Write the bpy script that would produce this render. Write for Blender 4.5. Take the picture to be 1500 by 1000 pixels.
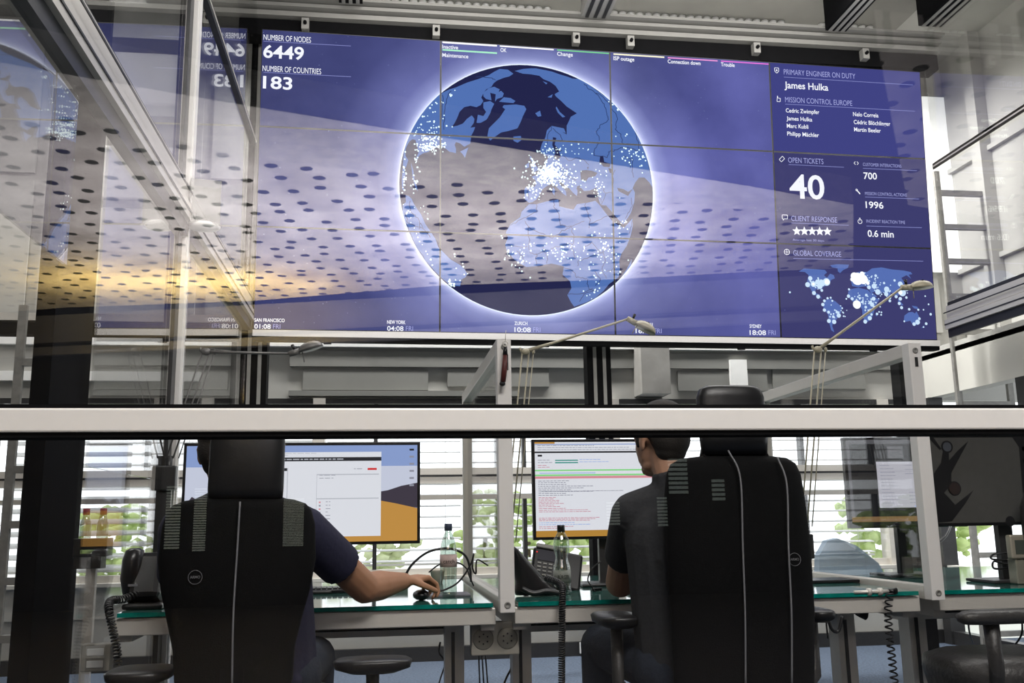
import bpy, bmesh, math, random
from math import sin, cos, pi, radians, tan, atan2, sqrt
from mathutils import Vector, Matrix
from mathutils.geometry import tessellate_polygon
random.seed(7)
for o in list(bpy.data.objects): bpy.data.objects.remove(o)
S = bpy.context.scene
COL = S.collection

# ------------------------------------------------------------------ camera
FPX, PITCH, ROLL, YAW, EYE = 1388.0, radians(10.7), radians(.92), radians(7.9), 1.0
_cy, _sy, _cp, _sp, _cr, _sr = cos(YAW), sin(YAW), cos(PITCH), sin(PITCH), cos(ROLL), sin(ROLL)
RC = (Matrix(((_cr, -_sr, 0), (_sr, _cr, 0), (0, 0, 1))) @ Matrix(((1, 0, 0), (0, -_sp, _cp), (0, _cp, _sp)))
      @ Matrix(((_cy, -_sy, 0), (_sy, _cy, 0), (0, 0, 1))))   # rows: right, up, forward
cam = bpy.data.cameras.new('camera'); cam.lens = FPX / 1500 * 36; cam.sensor_width = 36; cam.clip_start = .05; cam.clip_end = 200
camo = bpy.data.objects.new('camera', cam); COL.objects.link(camo)
r, u, f = RC[0], RC[1], RC[2]
camo.matrix_world = Matrix(((r[0], u[0], -f[0], 0), (r[1], u[1], -f[1], 0), (r[2], u[2], -f[2], EYE), (0, 0, 0, 1)))
S.camera = camo

def ray(px, py): return RC.transposed() @ Vector(((px - 750) / FPX, (500 - py) / FPX, 1))
def at(px, py, Y=None, X=None, Z=None):
    """the point of the room that a photograph position shows, given one of its room coordinates"""
    d = ray(px, py)
    t = Y / d.y if Y is not None else (X / d.x if X is not None else (Z - EYE) / d.z)
    return Vector((0, 0, EYE)) + d * t

# ------------------------------------------------------------------ world, lights, exposure
W = bpy.data.worlds.new('world'); S.world = W; W.use_nodes = True
bg = W.node_tree.nodes['Background']; bg.inputs[0].default_value = (.93, .97, 1, 1); bg.inputs[1].default_value = 2.2
S.view_settings.view_transform = 'Standard'; S.view_settings.look = 'None'
S.view_settings.exposure = 0.0; S.view_settings.gamma = 1; S.view_settings.use_curve_mapping = False
def area(name, loc, target, size, power, color=(1, 1, 1), sy=None):
    l = bpy.data.lights.new(name, 'AREA'); l.energy = power; l.color = color; l.size = size
    if sy: l.shape = 'RECTANGLE'; l.size_y = sy
    o = bpy.data.objects.new(name, l); COL.objects.link(o); o.location = loc
    o.rotation_euler = (Vector(target) - Vector(loc)).to_track_quat('-Z', 'Y').to_euler(); return o
# added fill brightens the hall ceiling's reflection; a warm lamp stands at its end
area('hall_ceiling_fill', (.2, -5.2, 1.9), (.2, -5.2, 3.6), 5.5, 820, (1, .97, .95), 3.0)
area('hall_warm_uplight', (-2.1, -7.3, 2.95), (-2.1, -7.45, 3.6), 2.6, 230, (1, .72, .20), .3)
# daylight of the hall falling on everything that faces the photographer
area('hall_daylight', (1.0, -.9, 4.7), (1.2, 3.6, .9), 2.6, 270, (1, .97, .93), 1.0)
# ceiling lights of the control room and corridor; fills between them are added
area('room_luminaire', (1.5, 4.9, 4.5), (1.5, 5.6, 0), 4.0, 130, (1, .98, .95), 1.5)
area('ceiling_fill', (1.6, 5.2, 3.9), (1.6, 6.1, 4.9), 4.0, 38, (1, .98, .95), .5)  # added lamp without a fixture, lifts the grey ceiling tray
area('rear_wall_fill', (1.6, 6.75, 4.5), (1.6, 6.95, 0), 5.0, 420, (1, .99, .97), .25)  # added out of sight behind the displays to brighten header and rear wall
area('side_fill', (4.45, 4.4, 4.4), (4.7, 4.6, 2.0), 1.5, 80, (1, .99, .97), .3)  # added to lift the dark zone beyond the right glass wall
area('corridor_luminaire', (-2.6, 5.2, 4.5), (-2.6, 5.2, 0), 2.0, 60, (1, .98, .95), 2.0)

# ------------------------------------------------------------------ materials
def nt(name):
    m = bpy.data.materials.new(name); m.use_nodes = True; t = m.node_tree
    return m, t, t.nodes['Principled BSDF']
def mat(name, col, rough=.5, metal=0., var=.08, scale=20., bump=0., spec=.5, trans=0., ior=1.45, emit=None, es=1.):
    m, t, b = nt(name); n = t.nodes
    tc = n.new('ShaderNodeTexCoord'); nz = n.new('ShaderNodeTexNoise'); nz.inputs['Scale'].default_value = scale; nz.inputs['Detail'].default_value = 4
    t.links.new(tc.outputs['Object'], nz.inputs['Vector'])
    mx = n.new('ShaderNodeMix'); mx.data_type = 'RGBA'
    mx.inputs[6].default_value = (*[c * (1 - var) for c in col], 1); mx.inputs[7].default_value = (*[min(1, c * (1 + var)) for c in col], 1)
    t.links.new(nz.outputs['Fac'], mx.inputs[0]); t.links.new(mx.outputs[2], b.inputs['Base Color'])
    b.inputs['Roughness'].default_value = rough; b.inputs['Metallic'].default_value = metal; b.inputs['Specular IOR Level'].default_value = spec
    b.inputs['Transmission Weight'].default_value = trans; b.inputs['IOR'].default_value = ior
    if emit: b.inputs['Emission Color'].default_value = (*emit, 1); b.inputs['Emission Strength'].default_value = es
    if bump:
        bp = n.new('ShaderNodeBump'); bp.inputs['Strength'].default_value = bump; bp.inputs['Distance'].default_value = .01
        t.links.new(nz.outputs['Fac'], bp.inputs['Height']); t.links.new(bp.outputs[0], b.inputs['Normal'])
    return m
def emis(name, col, s=1.):
    m, t, b = nt(name); t.nodes.remove(b); e = t.nodes.new('ShaderNodeEmission')
    e.inputs[0].default_value = (*col, 1); e.inputs[1].default_value = s
    t.links.new(e.outputs[0], t.nodes['Material Output'].inputs[0]); return m
def pane(name, r0=.08, tint=(1, 1, 1)):
    """clear pane: transparent with a Schlick reflection that works on both faces"""
    m, t, b = nt(name); n = t.nodes; n.remove(b)
    g = n.new('ShaderNodeNewGeometry'); d = n.new('ShaderNodeVectorMath'); d.operation = 'DOT_PRODUCT'
    t.links.new(g.outputs['Normal'], d.inputs[0]); t.links.new(g.outputs['Incoming'], d.inputs[1])
    def M(op, a, b2=None):
        k = n.new('ShaderNodeMath'); k.operation = op
        for i, v in enumerate((a, b2)):
            if v is None: continue
            if isinstance(v, (int, float)): k.inputs[i].default_value = v
            else: t.links.new(v, k.inputs[i])
        return k.outputs[0]
    c = M('ABSOLUTE', d.outputs['Value']); p = M('POWER', M('SUBTRACT', 1., c), 5.)
    fac = M('ADD', M('MULTIPLY', p, 1 - r0), r0)
    tr = n.new('ShaderNodeBsdfTransparent'); tr.inputs[0].default_value = (*tint, 1)
    gl = n.new('ShaderNodeBsdfGlossy'); gl.inputs['Roughness'].default_value = 0
    mx = n.new('ShaderNodeMixShader'); t.links.new(fac, mx.inputs[0]); t.links.new(tr.outputs[0], mx.inputs[1]); t.links.new(gl.outputs[0], mx.inputs[2])
    t.links.new(mx.outputs[0], n['Material Output'].inputs[0]); return m
ALU = mat('brushed aluminium', (.62, .59, .54), .42, .35, .05, 60)
ALUW = mat('satin aluminium', (.70, .68, .66), .5, .1, .03, 60)
ALUD = mat('dark anodised aluminium', (.035, .035, .036), .38, .4, .2, 40)
STEEL = mat('black steel', (.005, .005, .0055), .75, 0, .3, 30, 0, .04)
GREYP = mat('grey painted metal', (.22, .215, .20), .5, .1, .1, 15)
BLACK = mat('black plastic', (.006, .006, .007), .3, 0, .3, 40)
LEATHER = mat('black leather', (.006, .006, .007), .38, 0, .4, 60, .06)
MESHF = mat('black upholstery', (.0018, .0018, .0021), .8, 0, .5, 300, .2, .15)
GLINTBADGE = mat('grey badge and glint', (.16, .16, .17), .4, 0, .1)
LEATHG = mat('dark grey padded vinyl', (.035, .033, .032), .42, 0, .3, 60, .3)
PAINT = mat('off white paint', (.50, .49, .45), .8, 0, .08, 3)
PAINTG = mat('pale grey paint', (.38, .375, .35), .8, 0, .12, 2.5)
PAINTD = mat('mid grey panel', (.20, .20, .185), .7, 0, .15, 2.5)
WHITE = mat('white enamel', (.8, .8, .78), .5, 0, .03)
CONC = mat('concrete', (.30, .29, .27), .9, 0, .35, 5, .5)
CARPET = mat('blue grey carpet', (.055, .075, .110), .95, 0, .9, 60, .8)
SLAT = mat('white blind slat', (.75, .76, .76), .5, 0, .03)
GLASS = pane('clear partition glass', .075)
GLASSM = pane('coated glass wall', .15)
GLASSC = pane('clear pane', .012)
DESKG = mat('green tinted desk glass', (.03, .10, .085), .06, 0, .2, 9)
GEDGE = mat('green glass edge', (.0, .16, .13), .15, 0, .8, 14, emit=None)
LAMPM = mat('beige lamp enamel', (.33, .30, .22), .4, .1, .1)
LAMPG = mat('grey lamp enamel', (.14, .135, .13), .4, .2, .1)
CABLE = mat('black cable', (.01, .01, .011), .35, 0, .2)
BOTTLE = pane('bottle plastic', .24, (.70, .78, .72))
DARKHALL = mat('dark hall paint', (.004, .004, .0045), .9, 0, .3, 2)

# ------------------------------------------------------------------ mesh helpers
class MB:
    def __init__(s): s.b = bmesh.new()
    def box(s, c, size, rot=None, mi=0, bev=0.):
        v = bmesh.ops.create_cube(s.b, size=1)['verts']
        fs = {f_ for q in v for f_ in q.link_faces}
        if bev:
            bmesh.ops.scale(s.b, vec=size, verts=v)
            es = list({e for q in v for e in q.link_edges})
            rr = bmesh.ops.bevel(s.b, geom=es, offset=bev, segments=2, affect='EDGES', profile=.5)
            v = list({q for q in rr['verts']} | {q for f_ in rr['faces'] for q in f_.verts})
            vs = set(v)
            fs = {f_ for q in v for f_ in q.link_faces}; v = list({q for f_ in fs for q in f_.verts})
        else: bmesh.ops.scale(s.b, vec=size, verts=v)
        if rot is not None: bmesh.ops.rotate(s.b, cent=(0, 0, 0), matrix=rot, verts=v)
        bmesh.ops.translate(s.b, vec=c, verts=v)
        for f_ in fs: f_.material_index = mi
        return s
    def bb(s, lo, hi, mi=0, bev=0.):
        lo, hi = Vector(lo), Vector(hi); return s.box((lo + hi) / 2, [abs(x) for x in (hi - lo)], None, mi, bev)
    def beam(s, p, q, w, h, mi=0, up=(0, 0, 1)):
        p, q = Vector(p), Vector(q); d = (q - p); L = d.length; d.normalize(); x = d.cross(Vector(up))
        if x.length < 1e-4: x = Vector((1, 0, 0))
        x.normalize(); z = x.cross(d); M_ = Matrix((x, d, z)).transposed()
        return s.box((p + q) / 2, (w, L, h), M_, mi)
    def ring(s, c, x, y, n, rx, ry=None):
        ry = rx if ry is None else ry
        return [s.b.verts.new(Vector(c) + x * rx * cos(2 * pi * i / n) + y * ry * sin(2 * pi * i / n)) for i in range(n)]
    def loft(s, rings, cap=True, mi=0, closed=True):
        n = len(rings[0]); fs = []
        for a, b in zip(rings, rings[1:]):
            for i in range(n if closed else n - 1): fs.append(s.b.faces.new((a[i], a[(i + 1) % n], b[(i + 1) % n], b[i])))
        if cap:
            fs.append(s.b.faces.new(rings[0][::-1])); fs.append(s.b.faces.new(rings[-1]))
        for f_ in fs: f_.material_index = mi; f_.smooth = True
        return s
    def tube(s, pts, rad, n=8, mi=0):
        pts = [Vector(p) for p in pts]; rings = []; x = None
        for i, p in enumerate(pts):
            d = (pts[min(i + 1, len(pts) - 1)] - pts[max(i - 1, 0)]).normalized()
            if x is None: x = d.orthogonal().normalized()
            else:
                x = (x - d * x.dot(d))
                x = x.normalized() if x.length > 1e-6 else d.orthogonal().normalized()
            r_ = rad[i] if isinstance(rad, (list, tuple)) else rad
            rings.append(s.ring(p, x, d.cross(x), n, r_))
        return s.loft(rings, True, mi)
    def cyl(s, p, q, r1, r2=None, n=20, mi=0): return s.tube([p, q], [r1, r1 if r2 is None else r2], n, mi)
    def lathe(s, prof, c=(0, 0, 0), ax=(0, 0, 1), n=20, mi=0):
        c = Vector(c); ax = Vector(ax).normalized(); x = ax.orthogonal().normalized(); y = ax.cross(x)
        return s.loft([s.ring(c + ax * h, x, y, n, max(r_, .0004)) for r_, h in prof], True, mi)
    def prism(s, pts, d, mi=0):
        """polygon (3-D points) extruded by the vector d"""
        a = [s.b.verts.new(p) for p in pts]; b = [s.b.verts.new(Vector(p) + Vector(d)) for p in pts]; n = len(pts)
        fs = [s.b.faces.new(a[::-1]), s.b.faces.new(b)] + [s.b.faces.new((a[i], a[(i + 1) % n], b[(i + 1) % n], b[i])) for i in range(n)]
        for f_ in fs: f_.material_index = mi
        return s
    def ell(s, c, r_, rot=None, sub=2, mi=0):
        v = bmesh.ops.create_icosphere(s.b, subdivisions=sub, radius=1)['verts']
        bmesh.ops.scale(s.b, vec=(r_, r_, r_) if isinstance(r_, (int, float)) else r_, verts=v)
        if rot is not None: bmesh.ops.rotate(s.b, cent=(0, 0, 0), matrix=rot, verts=v)
        bmesh.ops.translate(s.b, vec=c, verts=v)
        for q in v:
            for f_ in q.link_faces: f_.smooth = True; f_.material_index = mi
        return s
    def cap(s, p, q, r1, r2, n=14):
        """tapered limb segment with round ends"""
        p, q = Vector(p), Vector(q); d = (q - p).normalized(); x = d.orthogonal().normalized(); y = d.cross(x); R_ = []
        for k in range(5):
            a = pi / 2 * (1 - k / 4); R_.append(s.ring(p - d * r1 * sin(a), x, y, n, max(r1 * cos(a), .0005)))
        for k in range(5):
            a = pi / 2 * k / 4; R_.append(s.ring(q + d * r2 * sin(a), x, y, n, max(r2 * cos(a), .0005)))
        return s.loft(R_)
    def build(s, name, mats, parent=None, loc=None, rz=0., smooth=None, mods=None):
        me = bpy.data.meshes.new(name); bmesh.ops.recalc_face_normals(s.b, faces=s.b.faces); s.b.to_mesh(me); s.b.free()
        for m in (mats if isinstance(mats, (list, tuple)) else [mats]): me.materials.append(m)
        if smooth is not None:
            for p in me.polygons: p.use_smooth = smooth
        o = bpy.data.objects.new(name, me); COL.objects.link(o)
        if parent is not None: o.parent = parent
        if loc is not None: o.location = loc
        o.rotation_euler.z = rz
        return o
def tag(o, label=None, cat=None, group=None, kind=None):
    for k, v in (('label', label), ('category', cat), ('group', group), ('kind', kind)):
        if v: o[k] = v
    return o
def empty(name, loc, label, cat, group=None, rz=0.):
    o = bpy.data.objects.new(name, None); COL.objects.link(o); o.location = loc; o.rotation_euler.z = rz; o.empty_display_size = .1
    return tag(o, label, cat, group)
def remesh(o, vox=.006, smooth=4):
    m = o.modifiers.new('r', 'REMESH'); m.mode = 'VOXEL'; m.voxel_size = vox; m.use_smooth_shade = True
    if smooth: k = o.modifiers.new('s', 'SMOOTH'); k.iterations = smooth; k.factor = .6
    bpy.context.view_layer.update(); dg = bpy.context.evaluated_depsgraph_get()
    me = bpy.data.meshes.new_from_object(o.evaluated_get(dg)); mats = list(o.data.materials)
    o.modifiers.clear(); old = o.data; o.data = me
    me.materials.clear()
    for q in mats: me.materials.append(q)
    bpy.data.meshes.remove(old)
    for p in me.polygons: p.use_smooth = True; p.material_index = 0
    return o
def arc(p, q, sag, n=12, up=(0, 0, -1)):
    p, q, up = Vector(p), Vector(q), Vector(up)
    return [p.lerp(q, i / n) + up * sag * 4 * (i / n) * (1 - i / n) for i in range(n + 1)]
def spline(pts, n=8):
    P_ = [Vector(p) for p in pts]; P_ = [P_[0] * 2 - P_[1]] + P_ + [P_[-1] * 2 - P_[-2]]; out = []
    for i in range(1, len(P_) - 2):
        a, b, c, d = P_[i - 1:i + 3]
        for k in range(n):
            t = k / n; out.append(.5 * ((2 * b) + (c - a) * t + (2 * a - 5 * b + 4 * c - d) * t * t + (3 * b - a - 3 * c + d) * t ** 3))
    return out + [P_[-2]]
def textmesh(s, bold=0.):
    c = bpy.data.curves.new('t', 'FONT'); c.body = s; c.size = 1; c.offset = bold; c.resolution_u = 4; c.fill_mode = 'BOTH'
    o = bpy.data.objects.new('t', c); COL.objects.link(o); bpy.context.view_layer.update()
    me = bpy.data.meshes.new_from_object(o.evaluated_get(bpy.context.evaluated_depsgraph_get()))
    me.calc_loop_triangles(); v = [(q.co.x, q.co.y) for q in me.vertices]
    T = [tuple(v[i] for i in t.vertices) for t in me.loop_triangles]
    bpy.data.objects.remove(o); bpy.data.curves.remove(c); bpy.data.meshes.remove(me)
    return T
def fit_text(s, x0, y0, w, h, bold=.01):
    """triangles of a word set on a baseline start, given width and capital height"""
    T = textmesh(s, bold)
    if not T: return []
    xs = [p[0] for t in T for p in t]; a, b = min(xs), max(xs); cap = .69
    return [tuple((x0 + (p[0] - a) / (b - a) * w, y0 + p[1] / cap * h) for p in t) for t in T]

# ------------------------------------------------------------------ the room
YB = 7.3      # facade with the windows
XL, XR = -.88, 4.06   # glass side walls of the control room
def struct(name, mb, m, label=None, **k):
    o = mb.build(name, m, **k); o['kind'] = 'structure'
    if label: o['label'] = label
    return o
struct('floor', MB().bb((-5.2, 1.5, -.1), (6.2, YB + .1, 0)), CARPET)
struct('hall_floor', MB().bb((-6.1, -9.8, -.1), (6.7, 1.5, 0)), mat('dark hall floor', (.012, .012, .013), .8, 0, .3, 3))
struct('ceiling', MB().bb((-5.2, .6, 4.95), (6.2, YB + .1, 5.1)), PAINTG)
# facade: base, sill wall, header with its bands, upper wall
struct('baseboard_back', MB().bb((-5.2, YB - .05, 0), (4.42, YB, .10)), ALUD)
b = MB(); b.bb((-5.2, YB, 1.93), (6.0, YB + .14, 4.95)); struct('wall_back', b, PAINTG)
b = MB(); b.bb((-5.2, YB, .10), (4.45, YB + .12, .36)); struct('wall_back_lower', b, PAINTG)
b = MB(); b.bb((-5.2, YB - .03, .36), (4.42, YB + .10, .60), bev=.004); b.bb((-5.2, YB - .12, .585), (4.42, YB + .10, .61)); struct('window_sill_1', b, PAINT)
b = MB()
b.bb((-5.2, YB - .05, 2.33), (4.4, YB, 2.43)); b.bb((-5.2, YB - .05, 2.06), (-1.35, YB, 2.13)); struct('trim_1', b, WHITE)
b = MB(); b.bb((-.7, YB - .03, 2.18), (4.4, YB, 2.30)); b.bb((-.7, YB - .06, 1.95), (1.05, YB, 1.99)); struct('trim_2', b, PAINTD)
b = MB()
for x0, x1, z0, z1 in ((-.6, .35, 2.0, 2.16), (.5, 1.3, 2.03, 2.17), (2.35, 3.1, 2.0, 2.16), (3.15, 3.95, 2.02, 2.3)): b.bb((x0, YB - .02, z0), (x1, YB, z1))
struct('trim_3', b, PAINTD)
b = MB(); b.bb((1.99, YB - .24, 1.95), (2.22, YB, 2.6)); struct('concrete_column_1', b, CONC)
b = MB(); b.bb((2.78, YB - .06, 1.95), (2.92, YB, 2.25)); struct('trim_4', b, WHITE)
# upper wall panels (seen above and beside the display wall)
b = MB()
for i in range(9): b.bb((-5 + i * 1.22, YB - .03, 2.5), (-5 + i * 1.22 + 1.14, YB, 3.6)); b.bb((-5 + i * 1.22, YB - .03, 3.66), (-5 + i * 1.22 + 1.14, YB, 4.9))
struct('wall_back_panels', b, PAINTG)
# tall bright window strip right of the display wall
b = MB()
for x in (4.45, 5.0): b.bb((x - .03, YB - .1, 3.0), (x + .03, YB + .1, 4.9))
struct('window_9', b, ALUD)
winlight = emis('daylit blind behind the strip window', (.93, .96, .95), 1.0)
tag(MB().bb((4.5, YB - .05, 3.02), (4.97, YB - .04, 4.62)).build('roller_blind', mat('glowing roller blind', (.8, .8, .78), .9, emit=(.9, .93, .92), es=.75)), 'tall narrow white blind glowing in place of daylight beside the top right display panel', 'blind')  # emission puts daylight into the blind; the wall behind is solid
# windows with mullions and transoms
MX = [-5.1, -3.95, -2.8, -1.62, -.47, .665, 1.8, 2.93, 4.06, 4.42]
for i in range(len(MX) - 1):
    x0, x1 = MX[i], MX[i + 1]; b = MB()
    for x, s_ in ((x0, 1), (x1, -1)): b.bb((x, YB - .07, .61), (x + s_ * .045, YB + .07, 1.93), 0)
    b.bb((x0 + .045, YB - .07, 1.285), (x1 - .045, YB + .07, 1.40)); b.bb((x0 + .045, YB - .075, 1.335), (x1 - .045, YB - .07, 1.35), 1)
    b.bb((x0 + .045, YB - .03, 1.165), (x1 - .045, YB + .03, 1.20)); b.bb((x0 + .045, YB - .05, 1.89), (x1 - .045, YB + .05, 1.93), 1)
    b.bb((x0 + .045, YB - .03, .61), (x1 - .045, YB + .03, .66))
    if x1 - x0 > .6:
        xm = x0 + .36 * (x1 - x0); b.bb((xm, YB - .035, .66), (xm + .03, YB + .035, 1.165), 1); b.bb((xm, YB - .035, 1.4), (xm + .03, YB + .035, 1.89), 1)
    fr = b.build('window_%d' % (i + 1), [ALU, ALUD]); fr['kind'] = 'structure'
    b = MB(); b.bb((x0 + .05, YB + .005, .66), (x1 - .05, YB + .012, 1.89)); p_ = b.build('window_pane', GLASSC, fr)
WHERE = ['far left beyond the glass wall', 'second from far left, beyond the glass wall', 'left of the dark post, beyond the glass wall', 'behind the left phone and left chair',
         'behind the wide left monitor', 'behind the middle post and middle phone', 'behind the right man', 'behind the tilted right monitor', 'behind the dark screen at right']
bp_ = None
for i in range(8):
    x0, x1 = MX[i] + .05, MX[i + 1] - .05
    b = MB(); z = 1.87; k = 0
    while z > .70:
        b.box(((x0 + x1) / 2, YB + .2, z), (x1 - x0, .075, .004), Matrix.Rotation(radians(9 if i not in (2, 3) else 28), 3, 'X')); z -= .083
    for xx in (x0 + .12, x1 - .12): b.cyl((xx, YB + .2, .68), (xx, YB + .2, 1.9), .002, n=5)
    b.bb((x0, YB + .16, 1.88), (x1, YB + .24, 1.93)); b.bb((x0, YB + .18, .675), (x1, YB + .22, .69))
    tag(b.build('venetian_blind', SLAT), 'white slatted outdoor blind in the window ' + WHERE[i], 'blind', 'venetian blinds outside the rear windows')
# right hand facade
b = MB(); b.bb((4.42, 2.0, 1.93), (4.55, YB, 2.28)); b.bb((4.42, 2.0, .0), (4.5, YB, .10), 1); b.bb((4.42, 2, .5), (4.5, YB, .60))
for y in (7.18, 6.0, 4.8, 3.6, 2.4): b.bb((4.40, y - .05, 0), (4.52, y + .05, 1.93), 1)
struct('wall_right', b, [PAINT, ALUD])
b = MB()
b.bb((4.9, 1.2, 2.28), (5.05, YB, 4.95)); b.bb((4.42, 1.2, 2.24), (5.05, YB, 2.32))
for z in (3.0, 3.9): b.bb((4.86, 1.2, z), (4.9, YB, z + .04))
for y in (6.7, 5.6, 4.5, 3.4): b.bb((4.8, y, 2.3), (4.9, y + .12, 4.95))
struct('wall_right_upper', b, PAINTG)
struct('wall_left', MB().bb((-5.2, -2, 0), (-5.1, YB, 4.95)), PAINTG)
b = MB()
for z in (3.2, 3.9, 4.5): b.bb((-2.05, 6.5, z), (-1.36, 6.7, z + .4), bev=.02)
struct('trim_5', b, WHITE)
# lower partition strips seen left, between the posts
# ---- dark steel posts that carry the display wall
def post(x, y, w, label, z1=4.6, d=.12, grooves=True):
    b = MB(); b.bb((x - w / 2, y - d / 2, 0), (x + w / 2, y + d / 2, z1))
    if grooves:
        for k in (-.18, .22): b.bb((x + k * w - .012, y - d / 2 - .006, .02), (x + k * w + .012, y - d / 2, z1 - .02), 1)
    return tag(b.build('steel_post', [STEEL, GREYP]), label, 'post', 'posts carrying the display wall')
post(-.845, 6.42, .17, 'dark steel post at the lower left corner of the display wall')
post(1.50, 6.46, .17, 'dark and silver steel post under the middle of the display wall')
post(3.82, 6.50, .11, 'slim black steel post under the right end of the display wall', grooves=False)
post(-.925, 2.86, .05, 'dark glazed door post left of the left phone', d=.30, grooves=False, z1=2.25)
# overhead frame: front beam above the display wall and long beams running back to front
b = MB(); b.bb((-1.0, 6.18, 4.31), (4.16, 6.32, 4.43)); b.bb((-1.0, 6.14, 4.44), (4.16, 6.30, 4.475), 1); b.bb((-1.0, 6.10, 4.49), (4.16, 6.26, 4.515), 1); b.bb((-1.0, 6.06, 4.53), (4.16, 6.2, 4.55), 1)
tag(b.build('header_beam', [STEEL, GREYP]), 'black header beam with grey mouldings above the display wall', 'beam')
for k, x in enumerate((-.55, .35, 1.35, 1.75, 2.7, 3.55)):
    b = MB(); b.bb((x - .025, 6.12, 4.34), (x + .025, 6.175, 4.42)); b.cyl((x, 6.1, 4.38), (x, 6.12, 4.38), .012, n=10, mi=1)
    tag(b.build('mounting_bracket', [GREYP, STEEL]), '%s of six small grey brackets on the black header beam' % ['leftmost', 'second from left', 'third from left', 'third from right', 'second from right', 'rightmost'][k], 'bracket', 'brackets on the header beam')
for x, w, l_, mm in ((-.24, .16, 'black overhead beam above the number of nodes panel', STEEL), (1.47, .20, 'grey grooved overhead beam above the middle of the display wall', GREYP),
                     (3.28, .16, 'dark overhead beam above the trouble heading', STEEL), (4.03, .18, 'thick black grooved overhead beam at upper right', STEEL), (-.93, .12, 'black overhead beam at the left end of the display wall', STEEL)):
    b = MB(); zb = 4.58 if x > 4 else 4.50; b.bb((x - w / 2, .9, zb), (x + w / 2, 6.04, zb + .24))
    for q in (-.3, 0, .3): b.bb((x + q * w - .012, .9, zb - .006), (x + q * w + .012, 6.04, zb), 1)
    tag(b.build('overhead_beam', [mm, ALUD if mm is GREYP else GREYP]), l_, 'beam', 'beams running under the ceiling')
# perforated ceiling tray with two rows of round bosses
b = MB(); b.bb((-.8, 5.1, 4.86), (4.1, 7.2, 4.88))
for x0, x1 in ((-.1, 1.3), (1.65, 3.15), (3.42, 3.9)):
    n_ = int((x1 - x0) / .068)
    for j in range(2):
        for i in range(n_): b.cyl((x0 + i * .068 + j * .034, 6.66 - j * .085, 4.86), (x0 + i * .068 + j * .034, 6.66 - j * .085, 4.835), .029, .025, n=12, mi=3)
for x0 in (1.95,): b.bb((x0, 5.35, 4.82), (x0 + .75, 5.85, 4.86), 1); [b.bb((x0 + .1 + k * .2, 5.38, 4.81), (x0 + .12 + k * .2, 5.82, 4.82), 2) for k in range(3)]
struct('ceiling_tray_1', b, [mat('grey ceiling tray', (.16, .155, .14), .6, .1, .15, 6), PAINTD, ALUD, WHITE])
# ---- glass side walls with their rails
def glass_wall(x, sgn, label):
    e = empty('glass_wall', (x, 3.6, 0), label, 'glass wall')
    y0, y1 = 1.75, 6.2
    b = MB()
    b.bb((-.02, y0 - 3.6, 2.38), (.03 * sgn, y1 - 3.6, 2.47)); b.bb((-.02, y0 - 3.6, 2.30), (.05 * sgn, y1 - 3.6, 2.37)); b.bb((-.01, y0 - 3.6, 2.24), (.03 * sgn, y1 - 3.6, 2.30), 1)
    for z in (2.335, 2.42): b.bb((.05 * sgn, y0 - 3.6, z - .004), (.054 * sgn, y1 - 3.6, z + .004), 1)
    b.bb((-.012, y0 - 3.6, 2.475), (.015 * sgn, y1 - 3.6, 2.50), 1); b.build('lower_rail', [ALU, ALUD], e)
    b = MB(); b.bb((-.02, y0 - 3.6, 3.51), (.02 * sgn, y1 - 3.6, 3.56)); b.bb((.02 * sgn, y0 - 3.6, 3.53), (.024 * sgn, y1 - 3.6, 3.54), 1); b.build('middle_rail', [ALUD, ALU], e)
    b = MB(); b.bb((-.004, y0 - 3.6, 2.48), (.004, y1 - 3.6, 4.6)); b.build('upper_glass', GLASSM, e)
    if sgn > 0:
        b = MB(); b.bb((-.004, 3.02 - 3.6, 1.18), (.004, y1 - 3.6, 2.24)); b.build('lower_glass', GLASSM, e)
        b = MB(); b.bb((-.003, 3.02 - 3.6, .02), (.003, y1 - 3.6, 1.18)); b.build('base_glass', GLASSC, e)
        MB().bb((-.004, 1.75 - 3.6, 1.72), (.004, 2.70 - 3.6, 2.24)).build('door_light', GLASSM, e)
        b = MB(); b.bb((-.03, 4.12 - 3.6, 2.37), (.03, 4.22 - 3.6, 4.6)); b.bb((-.03, 4.12 - 3.6, 0), (.03, 4.175 - 3.6, 2.37)); b.bb((.03, 4.14 - 3.6, 0), (.035, 4.16 - 3.6, 4.6)); b.bb((-.032, 4.05 - 3.6, 0), (.012, 4.119 - 3.6, 4.6), 1); b.build('mullion', [ALUW, ALUD], e)
    return e
glass_wall(XL, 1, 'glass side wall left of the display wall with a slanting aluminium rail')
glass_wall(XR, -1, 'glass side wall right of the display wall with dark rails')
def frosted(name, k):
    m, t, bs = nt(name); n = t.nodes; n.remove(bs); a, c, x = n.new('ShaderNodeBsdfTransparent'), n.new('ShaderNodeBsdfDiffuse'), n.new('ShaderNodeMixShader')
    c.inputs[0].default_value = (.5, .5, .48, 1); x.inputs[0].default_value = k; t.links.new(a.outputs[0], x.inputs[1]); t.links.new(c.outputs[0], x.inputs[2]); t.links.new(x.outputs[0], n['Material Output'].inputs[0]); return m
# perspex lamp box hung on the left glass wall
p0 = at(298, 330, X=XL + .095)
e = empty('wall_lamp', (XL + .03, p0.y, p0.z), 'clear boxy lamp with white base on the left glass wall by the silver mullion', 'lamp', None, radians(14))
b = MB(); b.bb((0, -.05, .0), (.13, -.047, .20)); b.bb((0, .047, .0), (.13, .05, .20)); b.bb((0, -.047, 0), (.003, .047, .20)); b.bb((.127, -.047, 0), (.13, .047, .20)); b.build('lamp_shade', frosted('lamp acrylic', .4), e)
b = MB(); b.ell((.065, 0, 0), (.075, .06, .022)); b.build('lamp_base', WHITE, e)
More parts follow.
